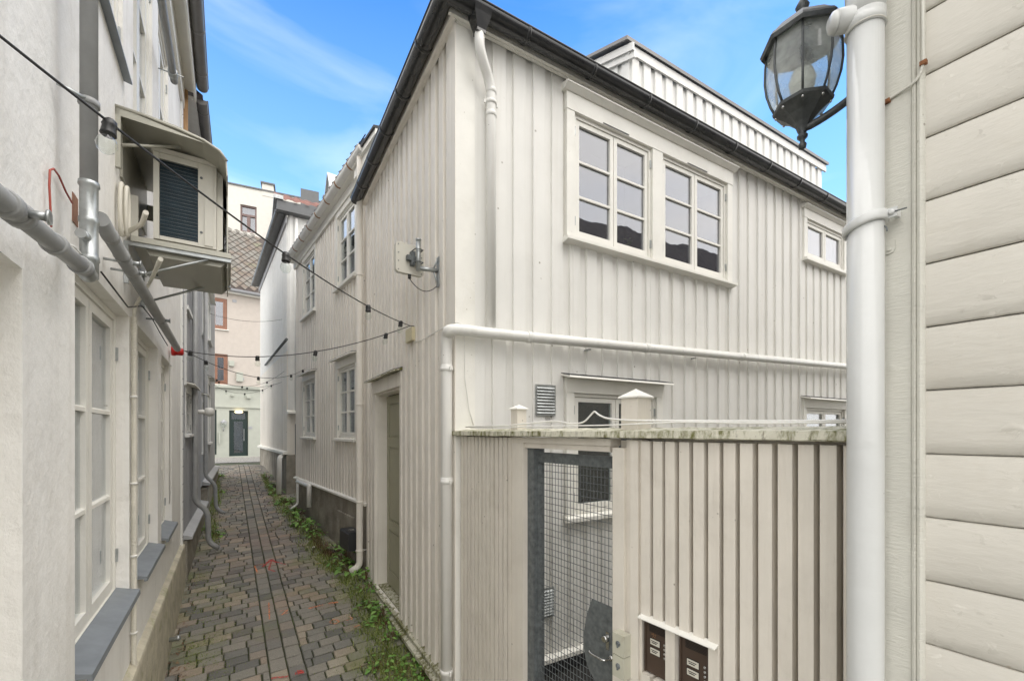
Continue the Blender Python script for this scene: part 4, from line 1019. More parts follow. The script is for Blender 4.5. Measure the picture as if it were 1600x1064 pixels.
hw=lambda px,py: FW.hit(px,py)
g0,g1=FW.sp(250),FW.sp(640); zp=hw(345,285)[1]; wq=(FW.sp(375.5),FW.sp(401),hw(375.5,361)[1],hw(375.5,319)[1])
wall(FW,g0,g1,.5,zp,[wq],0,.3).build('wall','stucco_ivory',HW)
MB(FW).box(g0,g1,-6,-.9,.5,zp-.1).build('inner_walls','stucco_ivory',HW)
MB(FW).box(g0,g1,-.4,.06,zp+.001,zp+.09).build('parapet_coping','fascia_grey',HW)
a0,a1=FW.sp(409.5),FW.sp(427.5); zz=hw(410,287)[1]
ch_=MB(FW).box(a0,a1,-.8,.02,zp-.3,zz).build('chimney','stucco_ivory',HW); MB(FW).box(a0-.08,a1+.08,-.88,.09,zz+.001,zz+.1).build('chimney_coping','fascia_grey',ch_)
wn=MB(FW); a0,a1,z0,z1=wq; t=.09; zm=z1-(z1-z0)*.36; am=(a0+a1)/2
wn.box(a0,a0+t,-.2,-.08,z0,z1); wn.box(a1-t,a1,-.2,-.08,z0,z1); wn.box(a0+t,a1-t,-.2,-.08,z1-t,z1); wn.box(a0+t,a1-t,-.2,-.06,zm-.06,zm+.06); wn.box(am-.09,am+.09,-.2,-.07,z0,zm-.06); wn.box(a0+t,a1-t,-.2,-.08,z0,z0+t)
wn=wn.build('window',mat('brown_frame',(.18,.12,.11),.5),HW); MB(FW).box(a0+t,a1-t,-.15,-.14,z0+t,z1-t).build('pane','glass_mirrorish',wn); MB(FW).box(a0,a1,-.34,-.31,z0,z1).build('curtain','curtain_white',wn)
a,z=hw(470,330); MB(FW).box(a,FW.sp(497),.2,1.8,zp-2.6,hw(480,318)[1]).lathe([(.3,0),(.35,.2),(.15,.35)],FW.w(a+1.6,1.0,hw(480,318)[1]),12).build('roof_vent_box','fascia_grey',HW)

# ================================================================== white rendered house on the left
EL=6.02; HL=thing('rendered_house','white rendered house on the left with tall casement windows and grey pipes','house',(-2.704,3.328,.0))
l0=FL.sp(-420); l1=FL.sp(283)
def rl(pa,pb,z0,z1): return (FL.sp(pa),FL.sp(pb),z0,z1)
LW=[rl(117,202,1.12,2.63),rl(214.5,246.5,1.12,2.64),rl(252,268.5,1.12,2.63)]
UW=[rl(126,192,3.83,5.30),rl(208,238,3.80,5.30),rl(247,263,3.78,5.30)]
NR=(FL.sp(-400),FL.sp(35),.30,2.43)
wl_=wall(FL,l0,l1,-.3,EL-.05,LW+UW+[NR],0,.14)
wl_.build('wall','stucco',HL)
MB(FL).box(NR[0]-.05,NR[1]+.02,-.30,-.101-.04,NR[2]-.05,NR[3]+.05).build('recess_wall','stucco',HL)
MB(FL).box(l0,l1,-3.2,-.62,-.3,EL-.05).build('inner_walls','room',HL)
for i,q in enumerate(LW):
    wd_=window(HL,FL,*q,sash=2,rows=3,trims=False,sill=False,fo=-.055,fw=.035,sw=.048,back='curtain',bdist=.10,glass='glass',label=['tall ground floor window nearest the camera','middle tall ground floor window','farthest tall ground floor window'][i])
    MB(FL).prism([(-.054,q[2]+.034),(.045,q[2]+.004),(.047,q[2]-.022),(.032,q[2]-.022),(.030,q[2]-.010),(-.054,q[2]+.004)],q[0]+.002,q[1]-.002+.01).build('sill','slate_sill',wd_)
for i,q in enumerate(UW):
    window(HL,FL,*q,sash=2,rows=3,trims=False,trim=.02,sill=False,fo=-.018,fw=.035,sw=.045,back='curtain',bdist=.10,glass='glass',label=['upper window above the nearest ground floor one','upper window behind the heat pump hood','upper window at the end of the wall'][i])
for q in UW:
    MB(FL).prism([(-.017,q[2]+.004),(.035,q[2]-.008),(.035,q[2]-.016),(-.017,q[2]-.006)],q[0]-.02,q[1]+.02).build('sill','slate_sill',HL)
# end corner strip
MB(FL).box(l1-.11,l1+.0,.001,.02,.55,EL-.2).build('corner_board','siding_bright',HL)
sc_=MB(); 
for i in range(26):
    z=.8+i*.2
    for da in (.02,.09): sc_.lathe([(.005,0),(.004,.004)],FL.w(l1-da,.02,z),6,axis=(FL.n[0],FL.n[1],0))
sc_.split('screw','galv_dull',HL)
# mossy ledge at the wall foot
MB(FL).prism([(0,.72),(.035,.70),(.04,.68),(.045,-.3),(0,-.3)],FL.sp(150),l1+.002).build('base_ledge','ledge',HL)
pl=MB(); p=FL.w(FL.sp(266,.05),.04,gz(4)+.12)
pl.lathe([(.018,0),(.018,.05),(.022,.055),(.022,.07),(.012,.08)],p,12,axis=(FL.n[0],FL.n[1],0)); pl.build('outside_tap','galvanised',HL)
# eaves
e_=MB(FL); e_.box(l0,l1+.06,.001,.12,EL-.04,EL-.015); e_.box(l0,l1+.06,.1201,.140,EL-.14,EL+.06); e_.box(l0,l1+.04,.001,.03,EL-.28,EL-.041); e_.build('eaves_board','trim_white',HL)
gutter(HL,FL,l0,l1+.02,.200,EL+.03,.056,'gutter_grey',coup=.62)
MB(FL).prism([(.22,EL+.05),(-2.4,EL+1.7),(-2.4,EL+1.66),(.22,EL+.03)],l0,l1+.06).build('roof','tile_dark',HL)
a=l1+.03; MB(FL).box(a,a+.05,-.1,.06,EL-.60,EL-.05).build('roof_lath','wood_raw',HL)
zp_=FL.hit(272,128,.09)[1]
pp=MB(); pp.tube([FL.w(l0,.09,zp_),FL.w(FL.sp(272,.09),.09,zp_)],.024,14); pp.build('eaves_pipe','pipe_grey',HL)
cc=MB(); cc.lathe([(.026,-.03),(.031,-.028),(.031,.028),(.026,.03)],FL.w(FL.sp(270,.09),.09,zp_),14,axis=(FL.d[0],FL.d[1],0)); cc.tube([FL.w(FL.sp(270,.09),.0,zp_),FL.w(FL.sp(270,.09),.16,zp_)],.005,6); cc.split('pipe_clamp','galvanised',HL)
# grey drain pipes
PR=.0225; OP=.075
vs_=FL.sp(139,OP); zel=FL.hit(139,432,OP)[1]
V0=FL.w(vs_,OP,EL-.05); V1=FL.w(vs_,OP,zel)
a,z=FL.hit(-60,262,OP)
A0=FL.w(a,OP,z)
pv=MB(); pv.tube([V0,FL.w(vs_,OP,FL.hit(139,292,OP)[1])],PR,18); pv.build('drain_pipe','pipe_grey',HL)
pf_=MB(); cz=lambda py: FL.hit(140,py,OP)[1]
pf_.lathe([(PR,cz(435)),(PR+.002,cz(435)),(PR+.002,cz(410)),(PR+.004,cz(409)),(PR+.004,cz(402)),(PR+.001,cz(401)),(PR+.001,cz(352)),(PR+.004,cz(350)),(PR+.004,cz(344)),(PR+.001,cz(342)),(PR+.001,cz(295)),(PR+.005,cz(293)),(PR+.004,cz(287)),(PR,cz(286))],FL.w(vs_,OP,0),20)
pf_.tube(bendpath([FL.w(vs_,OP,cz(400)),V1,FL.w(vs_-.03,OP,zel+.004),FL.w(vs_-.06,OP,zel+.02)],.028,6),PR+.001,18)
pf_.tube([FL.w(vs_-.05,OP-.01,cz(376)),FL.w(vs_,OP,cz(376))],.015,12)
pf_.build('pipe_fitting','galvanised',HL)
pd=MB(); pd.tube([A0,FL.w(vs_-.03,OP,zel+.010)],PR,18)
B0=FL.w(FL.sp(156,OP),OP,FL.hit(156,342,OP)[1]); B1=FL.w(FL.sp(277,OP),OP,FL.hit(277,545,OP)[1])
pd.build('drain_pipe','pipe_grey',HL)
MB().tube([B0,B1],PR+.004,18).build('drain_pipe','pipe_grey',HL)
def on(A,B,px):   # point on segment at photo column px
    for i in range(400):
        p=A.lerp(B,i/400)
        if 800+FP*p.x/p.y>=px: return p
    return B
cj=MB(); ct=MB()
for (A,B,pxs) in ((A0,FL.w(vs_-.03,OP,zel+.01),(8,28,85,125)),(B0,B1,(172,190,204,250))):
    for px in pxs:
        p=on(A,B,px); cj.lathe([(PR+.003,-.016),(PR+.006,-.014),(PR+.006,.014),(PR+.003,.016)],p,18,axis=(B-A))
    
for px,A,B in ((22,A0,FL.w(vs_-.03,OP,zel+.01)),(196,B0,B1),(250,B0,B1),(205,B0,B1)):
    p=on(A,B,px); n=Vector((FL.n[0],FL.n[1],0)); ct.tube([p-n*(OP-.002),p+n*.03],.006,8); ct.tube([p+n*.02,p+n*.055],.010,8); ct.lathe([(.016,.05),(.016,.055)],p,10,axis=n)
p=FL.w(vs_,OP,FL.hit(137,157,OP)[1]); cj.lathe([(PR+.001,-.01),(PR+.005,-.009),(PR+.005,.009),(PR+.001,.01)],p,18); 
tv=Vector((FL.d[0],FL.d[1],0)); ct.tube([p-tv*.06-Vector((FL.n[0],FL.n[1],0))*.06,p-tv*.02],.006,8)
cj.split('pipe_socket','pipe_grey',HL); ct.split('pipe_hanger','galvanised',HL)
# red and white cable loops
c1=[]
for px,py in ((80,355),(79,330),(77,290),(78,266),(84,264),(92,275),(103,300),(113,318)): a,z=FL.hit(px,py,.012); c1.append(FL.w(a,.012,z))
MB().tube(c1,.0028,8).build('red_cable','red_cable',HL)
c1=[]
for px,py in ((80,360),(92,378),(104,382),(121,400),(124,340),(119,312),(121,398),(129,412)): a,z=FL.hit(px,py,.045); c1.append(FL.w(a,.03 if px<100 else .06,z))
MB().tube(bendpath(c1,.02,4),.003,8).build('white_cable','pvc_white',HL)
a0,z0=FL.hit(113,345,.001); a1,z1=FL.hit(121,312,.001); MB(FL).box(a0,a1,.0,.003,z0,z1).build('exposed_brick','wood_orange',HL)
# ribbed conduit beside the second window
cs=FL.sp(210,.02); ctop=FL.hit(210,495,.02)[1]
cf=MB(); z=ctop
while z>.70:
    cf.lathe([(.011,0),(.013,-.004),(.011,-.008)],FL.w(cs,.018,z),8); z-=.008
a,z_=FL.hit(234,440,.04)
cf.tube(bendpath([FL.w(cs,.018,ctop),FL.w(cs,.02,ctop+.05),FL.w(FL.sp(235,.10),.10,FL.hit(235,440,.1)[1]),FL.w(FL.sp(251,.25),.25,FL.hit(251,405,.25)[1])],.03,5),.008,10)
cf.build('hose_conduit','foam',HL)
sk=MB()
for py in (620,755,868,988): sk.lathe([(.012,-.006),(.017,-.005),(.017,.005),(.012,.006)],FL.w(cs,.018,FL.hit(210,py,.02)[1]),10)
sk.split('conduit_clip','pvc_white',HL)
for q0,q1 in ((( 243,545),(268,580)),):
    pts=[FL.w(*( (FL.sp(px,.03)),.03,FL.hit(px,py,.03)[1])) for px,py in ((158,425),(200,480),(222,478),(238,498),(250,520),(262,540))]
    MB().tube(pts,.0035,6).build('wall_cable','rubber',HL)

# heat pump in its bracket with a metal hood
ts=-1.045*1.192
AC=thing('heat_pump','outdoor heat pump with dark blue coil on a wall bracket under a metal hood','heat pump',FL.w(ts,.25,2.95))
az0=3.035; az1=3.50; L_=.62
bx=MB(FL); o0,o1=.12,.40
# casing: rounded front, open grille at the near end showing the coil
bx.box(ts+.012,ts+L_,o0,o1-.0,az0,az1)
bx.prism([(o1+.001,az0+.0),(o1+.03,az0+.02),(o1+.03,az1-.02),(o1+.001,az1)],ts+.02,ts+L_-.02)
bx.box(ts-.012,ts+.011,o0,o0+.025,az0,az1); bx.box(ts-.012,ts+.011,o1-.085,o1,az0,az1); bx.box(ts-.012,ts+.011,o0+.026,o1-.086,az1-.03,az1); bx.box(ts-.012,ts+.011,o0+.026,o1-.086,az0,az0+.02)
bx.prism([(o0-.01,az1+.001),(o1+.035,az1+.001),(o1+.03,az1+.025),(o0,az1+.025)],ts-.02,ts+L_)
bx.box(ts-.018,ts-.0125,o1-.055,o1-.015,az0+.01,az1-.01)
bx.build('casing','ac_body',AC)
co=MB(FL); co.box(ts+.006,ts+.0115,o0+.026,o1-.086,az0+.02,az1-.03)
for i in range(48):
    a=o0+.03+i*(o1-.086-o0-.03)/48; co.box(ts+.001,ts+.006,a,a+.0015,az0+.02,az1-.03)
co.build('coil','coil',AC)
gg=MB()
for i in range(22): z=az0+.03+i*(az1-az0-.06)/21; gg.tube([FL.w(ts-.006,o0+.026,z),FL.w(ts-.006,o1-.086,z)],.0013,5)
gg.build('guard_wires','galv_dull',AC)
pn=MB(); 
for z in (az0+.08,az1-.08): pn.lathe([(.007,0),(.006,.004)],FL.w(ts-.013,o1-.07,z),8,axis=(-FL.d[0],-FL.d[1],0))
pn.split('screw','galv_dull',AC)
# fan grille on the lane front
fg=MB(); c_=FL.w(ts+.36,o1+.032,(az0+az1)/2); nn=Vector((FL.n[0],FL.n[1],0)); dd_=Vector((FL.d[0],FL.d[1],0))
for r_ in (.05,.09,.13,.17,.2): fg.tube([c_+dd_*math.cos(q)*r_+Vector((0,0,math.sin(q)*r_)) for q in [2*math.pi*i/28 for i in range(29)]],.002,5,False)
fg.build('fan_grille','black_plastic',AC)
# base tray + wall brackets
by=az0-.012
MB(FL).box(ts-.03,ts+L_+.02,.03,.47,by-.030,by-.002).prism([(.10,by-.075),(.42,by-.075),(.46,by-.031),(.08,by-.031)],ts+.02,ts+L_).build('tray','ac_hood',AC)
br=MB(FL)
for a in (ts-.02,ts+.50):
    br.box(a,a+.022,.001,.47,by-.050,by-.0305); br.box(a,a+.022,.001,.02,by-.25,by-.0505)
    br.tube([FL.w(a+.011,.02,by-.22),FL.w(a+.011,.36,by-.052)],.007,8)
br.split('wall_bracket','galvanised',AC)
# hood: bent sheet with side cheeks
hd=MB(FL); hz=3.575
prof=[(.0,hz+.0),(.10,hz-.004),(.24,hz-.018),(.35,hz-.042),(.42,hz-.075),(.45,hz-.12),(.455,hz-.20),(.455,hz-.62)]
h0,h1=ts-.215,ts+L_+.05
for th,(p0,p1) in enumerate(zip(prof,prof[1:])):
    if 1:
        hd.prism([p0,p1,(p1[0]-.006,p1[1]-.006),(p0[0]-.006,p0[1]-.006)],h0 if th<6 else ts+.02,h1)
hd.prism([(.0,hz-.008),(.36,hz-.063),(.0,hz-.05)][0:3],h0,h0+.006)
hd.box(h0,h0+.02,.0,.02,hz-.30,hz-.01)
hd.tube([FL.w(h0,.0,hz-.008),FL.w(h0,.10,hz-.013),FL.w(h0,.24,hz-.03),FL.w(h0,.35,hz-.05),FL.w(h0,.42,hz-.082),FL.w(h0,.45,hz-.125)],.007,8)
hd.tube([FL.w(h0+.02,.02,hz-.18),FL.w(h0+.12,.24,hz-.06)],.008,6)
hd.box(h0+.10,h1,.001,.012,hz-.30,hz-.012); hd.box(h1-.006,h1,.012,.44,hz-.2,hz-.1)
hd.build('hood','ac_hood',AC)
hf_=MB(FL); hf_.box(ts+.05,ts+.08,.02,.05,by,hz-.31); hf_.split('hood_leg','ac_body',AC)
hc=MB()
for k in range(2):
    c_=FL.w(FL.sp(203,.05)+k*.012,.02+k*.0,FL.hit(203,330,.05)[1]); ax=Vector((FL.n[0],FL.n[1],0))
    hc.tube([c_+dd_*math.cos(q)*.045*(1-.1*k)+Vector((0,0,math.sin(q)*.125*(1-.06*k)))+ax*k*.018 for q in [2*math.pi*i/30 for i in range(31)]],.009,10,False)
hc.tube([c_+Vector((0,0,-.12)),FL.w(FL.sp(222,.1),.1,by-.0),FL.w(FL.sp(228,.14),.14,by-.02)],.011,8)
HCo=hc.build('refrigerant_hose','foam',AC)

# red alarm sounder
p=FL.w(FL.sp(270,.03),.02,FL.hit(270,548,.03)[1])
AL=thing('alarm_sounder','red alarm sounder under the end of the grey pipe','alarm',p)
nn=Vector((FL.n[0],FL.n[1],0))
MB().lathe([(.045,0),(.045,.03),(.030,.035)],p,18,axis=nn).build('base','red_plastic',AL)
MB().lathe([(.034,0),(.034,.05),(.022,.06)],p+nn*.03+Vector((0,0,-.005)),18,axis=nn).build('horn','red_plastic',AL)
MB().tube([p+Vector((0,0,.0))-nn*.01,p-nn*.012-Vector((0,0,.12)),p-nn*.012-Vector((0,0,1.4))],.004,6).build('alarm_cable','pvc_white',AL)
# ================================================================== grey clad houses beyond, left
EG=5.92
def L2(px,o=0): return FL2.sp(px,o)
HG=thing('wooden_house','dark grey house with vertical boards past the white rendered house','house',(-4.2,5.8,.4))
gs1=L2(311)
zof=lambda px,py,o=0: FL2.hit(px,py,o)[1]
gw=(L2(286),L2(295.5),zof(286,676),zof(286,612)); gu=(L2(284.5),L2(292),zof(286,525),zof(286,478)+.6)
siding(FL2,0.02,gs1,.78,EG,[gw],per=.14,over=.6,t=.024).build('wall_cladding','siding_grey',HG)
window(HG,FL2,*gw,sash=2,rows=2,head='drip',trim=.06,glass='glass',back='curtain',tmat='siding_bright',fmat='siding_bright',bdist=.08)
MB(FL2).box(.3,.9,.025,.06,zof(284,480),zof(284,480)+.05).build('shutter_rail','siding_bright',HG)
MB(FL2).prism([(0,.80),(.12,.765),(.12,.735),(0,.735)],.02,gs1+.3).build('base_board','siding_lightgrey',HG)
MB(FL2).box(.02,gs1+.3,-.3,.07,-.1,.72).build('footing','concrete',HG)
MB(FL2).box(0.02,gs1,-3,-.35,0,EG).build('inner_walls','siding_grey',HG)
MB(FL2).box(.06,gs1,.0,.15,EG+.001,EG+.04).build('eaves_board','siding_bright',HG)
gutter(HG,FL2,.06,gs1,.21,EG+.03,.055,'gutter_grey',coup=.7)
MB(FL2).prism([(.22,EG+.07),(-2,EG+1.5),(-2,EG+1.4),(.22,EG+.03)],.02,gs1).build('roof','tile_dark',HG)
gr_=MB(FL2).box(.22,.30,.02,.045,zof(283,600),EG-.3); gr_.build('corner_board','siding_bright',HG)
def gpipe(h,px,o,r,ztop,kick,m='pipe_grey'):
    s=L2(px,o); Y=FL2.w(s,o,0).y; g=gz(Y)
    o_=pipe(h,[FL2.w(s,o,ztop),FL2.w(s,o,g+.75),FL2.w(s+.02,o+.14,g+.60),FL2.w(s+.02,o+.15,g+.18),FL2.w(s+.0,o+.27,g+.08)],r,m,.08)
    return o_
gpipe(HG,304.5,.08,.034,EG,1)
HG2=thing('wooden_house','light grey house with pale window frames further along the left side','house',(-6.2,8.7,.5))
e2=L2(334); u1=(L2(316),L2(321),zof(318,672),zof(318,590)); 
ws=[(L2(312.8),L2(316.2),zof(313,705),zof(313,628)),(L2(313),L2(317),zof(313,520),zof(313,440)),(L2(322.5),L2(326),zof(323,690),zof(323,600)),(L2(322.5),L2(326.2),zof(323,530),zof(323,470))]
siding(FL2,gs1+.01,e2,1.05,6.2,ws,per=.15,over=.6,t=.024).build('wall_cladding','siding_lightgrey',HG2)
for q in ws: window(HG2,FL2,*q,sash=1,rows=2,head='drip',trim=.08,glass='glass',back='curtain',bdist=.08,tmat='siding_bright',fmat='siding_bright',hinges=False)
MB(FL2).prism([(0,1.12),(.13,1.08),(.13,1.04),(0,1.04)],gs1+.35,e2+.1).build('base_board','siding_lightgrey',HG2)
MB(FL2).box(gs1+.35,e2,-.3,.10,.2,1.0).build('footing','concrete',HG2)
MB(FL2).box(gs1+.01,e2,-3,-.35,.2,6.2).build('inner_walls','siding_lightgrey',HG2)
gutter(HG2,FL2,gs1,e2+.1,.26,6.25,.065,'gutter_black',coup=.5); MB(FL2).box(gs1,e2+.1,.0,.2,6.2,6.24).build('eaves_board','trim_white',HG2)
MB(FL2).prism([(.22,6.27),(-2,7.8),(-2,7.7),(.22,6.22)],gs1,e2+.1).build('roof','tile_dark',HG2)
sg=MB(); 
for i in range(14):
    s=gs1+.2+i*.38; sg.tube([FL2.w(s,.33,6.3),FL2.w(s,.36,6.1),FL2.w(s,.28,5.95)],.008,5)
for z,o in ((6.3,.33),(6.1,.36),(5.95,.28)): sg.tube([FL2.w(gs1+.2,o,z),FL2.w(e2,o,z)],.006,5)
sg.build('snow_guard','gutter_black',HG2)
gpipe(HG2,321,.08,.030,6.2,1)
p=FL2.w(L2(327,.22),.22,zof(327,645,.2)); gl=thing('globe_lamp','white globe lamp on the light grey house wall','wall lamp',p)
MB().lathe([(.015,-.062),(.045,-.052),(.062,-.02),(.062,.02),(.045,.052),(.015,.062)],p,16).build('globe','pvc_white',gl); MB().tube([p,FL2.w(L2(327,.22),.03,p.z)],.03,8).build('lamp_arm','pvc_white',gl)

# ================================================================== fence and gate
ZC=1.972                                       # underside of the cap
FN=thing('timber_fence','cream timber fence with a mossy sloping cap board closing the yard','fence',FG.w(1.1,0,0))
gp0,gp1=FG.sp(822),FG.sp(958)                  # gate opening
fend=2.22
lp=MB(FG); rnd=random.Random(21)
a=0.02
while a<FG.sp(800):
    w_=.0455; lp.box(a,a+w_-.0135,-.012,.016+rnd.uniform(-.001,.001),-.5,ZC-.006); a+=w_
MB(FG).box(.01,FG.sp(805),-.050,-.038,-.5,ZC-.0005).build('backing_panel','slat_gap_dark',FN)  # dark colour stands for the shade in the gaps between slats
lp.build('slat_panel','fence_paint',FN)['label']='closely set narrow slats left of the gate'
# right hand battens
rp=MB(FG); a=FG.sp(992); sl_=[]
ic=[(FG.sp(1010),FG.sp(1048)),(FG.sp(1065),FG.sp(1113))]
ictop=FG.hit(1010,962)[1]
k=0
step=(FG.sp(1287.4)-FG.sp(1047.9))/9
a=FG.sp(1047.9)-3*step
while a<fend:
    j=rnd.uniform(-.001,.001); a0,a1=a+j,a+step*.715+j
    inside=any(q0-.004<(a0+a1)/2<q1+.004 for q0,q1 in ic)
    if not inside: rp.box(a0,a1,-.012,.030+rnd.uniform(-.002,.002),-.5,ZC-.010)
    else:
        rp.box(a0,a1,-.012,.030,ictop+.012,ZC-.010); rp.box(a0,a1,-.012,.030,-.5,ictop-.215)
    a+=step
rp.build('batten_panel','fence_paint',FN)['label']='wide spaced vertical battens right of the gate'
bk=MB(FG); bk.box(gp1+.05,fend,-.075,-.060,-.5,ZC-.0005); bk.build('backing_panel','fence_paint',FN)
# casing of the gate opening
cs_=MB(FG)
cs_.box(FG.sp(806),gp0,-.010,.022,-.5,ZC-.035)
cs_.box(FG.sp(806)+.001,gp1+.0,-.05,.016,ZC-.034,ZC-.003)
cs_.box(gp0+.001,gp1-.012,-.05,.008,ZC-.060,ZC-.035)
cs_.build('gate_casing','fence_paint',FN)
cs_=MB(FG); cs_.box(FG.sp(957,.030),FG.sp(975,.030),-.08,.030,-.5,ZC-.040); cs_.build('gate_jamb','fence_paint',FN)
MB(FG).box(FG.sp(975,.030)+.001,FG.sp(1007),-.02,.016,-.5,ZC-.006).build('post_board','fence_paint',FN)
MB(FG).box(FG.sp(802)-.02,FG.sp(806)-.001,-.02,.012,-.5,ZC-.004).build('post_board','fence_paint',FN)
# cap board, weathered
cp=MB(FG); n=46; 
prof=[(.050,ZC-.0),(.056,ZC+.004),(.054,ZC+.030),(.0,ZC+.034),(-.12,ZC+.044),(-.12,ZC+.0)]
rnd=random.Random(8); b=0
for i in range(n+1):
    a=-.06+(fend+.1)*i/n
    for (o,z) in prof: cp.v.append(FG.w(a,o+rnd.uniform(-.0018,.0018),z+rnd.uniform(-.0015,.0015)))
k=len(prof)
for i in range(n):
    for j in range(k): j2=(j+1)%k; cp.face([i*k+j,i*k+j2,(i+1)*k+j2,(i+1)*k+j])
cp.face(list(range(k))); cp.face([n*k+i for i in reversed(range(k))])
cp.build('cap_board','mossy_cap',FN)
# posts with little pyramid tops
def fpost(a,hw,o,ztop,base=-.5):
    mb=MB(FG); mb.box(a-hw,a+hw,o-hw*2,o,ZC+.02,ztop)
    mb.box(a-hw,a+hw,o-hw*2,o,base,ZC-.01)
    po=mb.build('fence_post','fence_paint',FN)
    c=MB(FG); e=.010; b=len(c.v)
    for aa,oo in ((a-hw-e,o+e),(a+hw+e,o+e),(a+hw+e,o-hw*2-e),(a-hw-e,o-hw*2-e)): c.v.append(FG.w(aa,oo,ztop)); 
    for aa,oo in ((a-hw-e,o+e),(a+hw+e,o+e),(a+hw+e,o-hw*2-e),(a-hw-e,o-hw*2-e)): c.v.append(FG.w(aa,oo,ztop+.006))
    c.v.append(FG.w(a,o-hw,ztop+hw*.95))
    for i in range(4): j=(i+1)%4; c.face([b+i,b+j,b+4+j,b+4+i]); c.face([b+4+i,b+4+j,b+8])
    c.face([b+3,b+2,b+1,b]); c.build('post_cap','trim_white',po)
pz1=FG.hit(812,640,-.06)[1]; pz2=FG.hit(995,622,-.06)[1]
fpost(FG.sp(811,-.06),.032,-.025,pz1); fpost(FG.sp(994,-.07),.043,-.025,pz2)
# cables lying on the cap
for pts,lab in (([(728,667,.03),(790,665,.02),(830,661,.0),(868,657,-.02),(890,662,0),(912,661,0),(925,646,-.01),(929,642,-.01),(935,648,-.01),(948,654,-.01),(985,657,.0),(1040,657,-.02),(1130,658,-.03),(1240,658,-.03),(1330,657,-.04)],'white cable lying in a raised loop along the fence cap'),
                ([(735,668,.05),(800,667,.03),(960,664,.02),(1020,661,0),(1070,659,-.02),(1160,661,.0),(1330,660,-.01)],'thin flat white cable lying straight along the fence cap')):
    P=[]
    for px,py,o in pts:
        a,z=FG.hit(px,py,o); P.append(FG.w(a,o,max(z,ZC+.048-o*.1)))
    o_=MB().tube(bendpath(P,.05,4),.0042 if 'raised' in lab else .003,8).build('power_cable','pvc_white'); tag(o_,lab,'cable')
# gate
GT=thing('mesh_gate','narrow galvanised gate with wire mesh filling and a curved lock plate','gate',FG.w((gp0+gp1)/2,-.05,0))
go=-.035; gtop=FG.hit(836,706,go)[1]; ga0=FG.sp(836,go); ga1=FG.sp(962,go)
hg=MB(FG); hg.box(gp0-.03,FG.sp(834,-.011),-.085,-.011,-.5,ZC-.061); 
for py in (745,800,860,940,1020): hg.lathe([(.006,0),(.005,.004)],FG.w(FG.sp(828,-.011),-.011,FG.hit(828,py,-.011)[1]),8,axis=(FG.n[0],FG.n[1],0))
hg.build('hinge_post','galv_dull',GT)
fr_=MB(FG); t_=.034
fr_.box(ga0,ga0+t_*.8,go-.03,go,-.5,gtop); fr_.box(ga0+t_*.8,ga1,go-.03,go,gtop-.052,gtop); fr_.box(ga1-.02,ga1,go-.03,go,-.5,gtop-.053)
fr_.build('gate_frame','galv_dull',GT)
ms=MB(); sp_=.0225; a=ga0+t_*.8+.010; zlo=-.1; am1=ga1-.02
while a<am1: ms.tube([FG.w(a,go-.014,zlo),FG.w(a,go-.014,gtop-.05)],.0016,5,False); a+=sp_
z=gtop-.064
while z>zlo: ms.tube([FG.w(ga0+t_*.8-.002,go-.011,z),FG.w(am1,go-.011,z)],.0016,5,False); z-=.0335
ms.build('wire_mesh','galv_dull',GT)
# curved lock plate
pa=FG.sp(958,go+.008); 
lpv=MB(FG); pts=[]
for px,py in ((958,950),(940,942),(925,935),(916,962),(912,990),(912,1010),(915,1030),(921,1048),(930,1064),(945,1085),(958,1098)):
    a,z=FG.hit(px,py,go+.008); pts.append((a,z))
pts=[(min(a,ga1),z) for a,z in pts]
pts[0]=(ga1,pts[0][1]); pts[-1]=(ga1,pts[-1][1])
b=0
for o in (go+.004,go+.008):
    for a,z in pts: lpv.v.append(FG.w(a,o,z))
n=len(pts); lpv.face([n+i for i in range(n)]); lpv.face([i for i in reversed(range(n))])
for i in range(n): j=(i+1)%n; lpv.face([i,j,n+j,n+i])
LP_=lpv.build('lock_plate','galv_dull',GT)
lc=MB(FG); nn=Vector((FG.n[0],FG.n[1],0))
a,z=FG.hit(946,998,go+.02); a-=.002
lc.lathe([(.013,0),(.016,.004),(.016,.016),(.012,.022)],FG.w(a,go+.008,z),20,axis=nn); lc.box(a-.003,a+.014,go+.009,go+.012,z-.05,z+.03)
lc.build('lock_cylinder','steel',LP_)
hh=MB(); a,z=FG.hit(950,1030,go+.03); b0=FG.w(a,go+.008,z)
hh.lathe([(.014,0),(.014,.006),(.008,.010)],b0,16,axis=nn); hh.tube(bendpath([b0,b0+nn*.045,b0+nn*.045-Vector((FG.d[0],FG.d[1],0))*.085+Vector((0,0,.0)),b0+nn*.040-Vector((FG.d[0],FG.d[1],0))*.095+Vector((0,0,.008))],.018,5),.0055,12)
hh.build('lever_handle','steel',LP_)
# beige lock boxes on the jamb
for i,(y0,y1) in enumerate(((984,1017),(1018,1052))):
    a0=FG.sp(957,.072); a1=FG.sp(975,.072); z1=FG.hit(970,y0+3,.05)[1]; z0=FG.hit(970,y1+3,.05)[1]
    lb=MB(FG).box(a0,a1,.0305,.072,z0,z1-.001).build('lock_box','lockbox',FN)
    k=MB(); c_=FG.w((a0+a1)/2,.072,(z0+z1)/2+.004); ax=Vector((FG.n[0],FG.n[1],0))
    k.lathe([(.011,0),(.011,.003),(.007,.006)],c_,16,axis=ax); k.sbox(c_+ax*.005-Vector((0,0,.007)),.006,.006,.014); k.build('keyhole','galv_dull',lb)
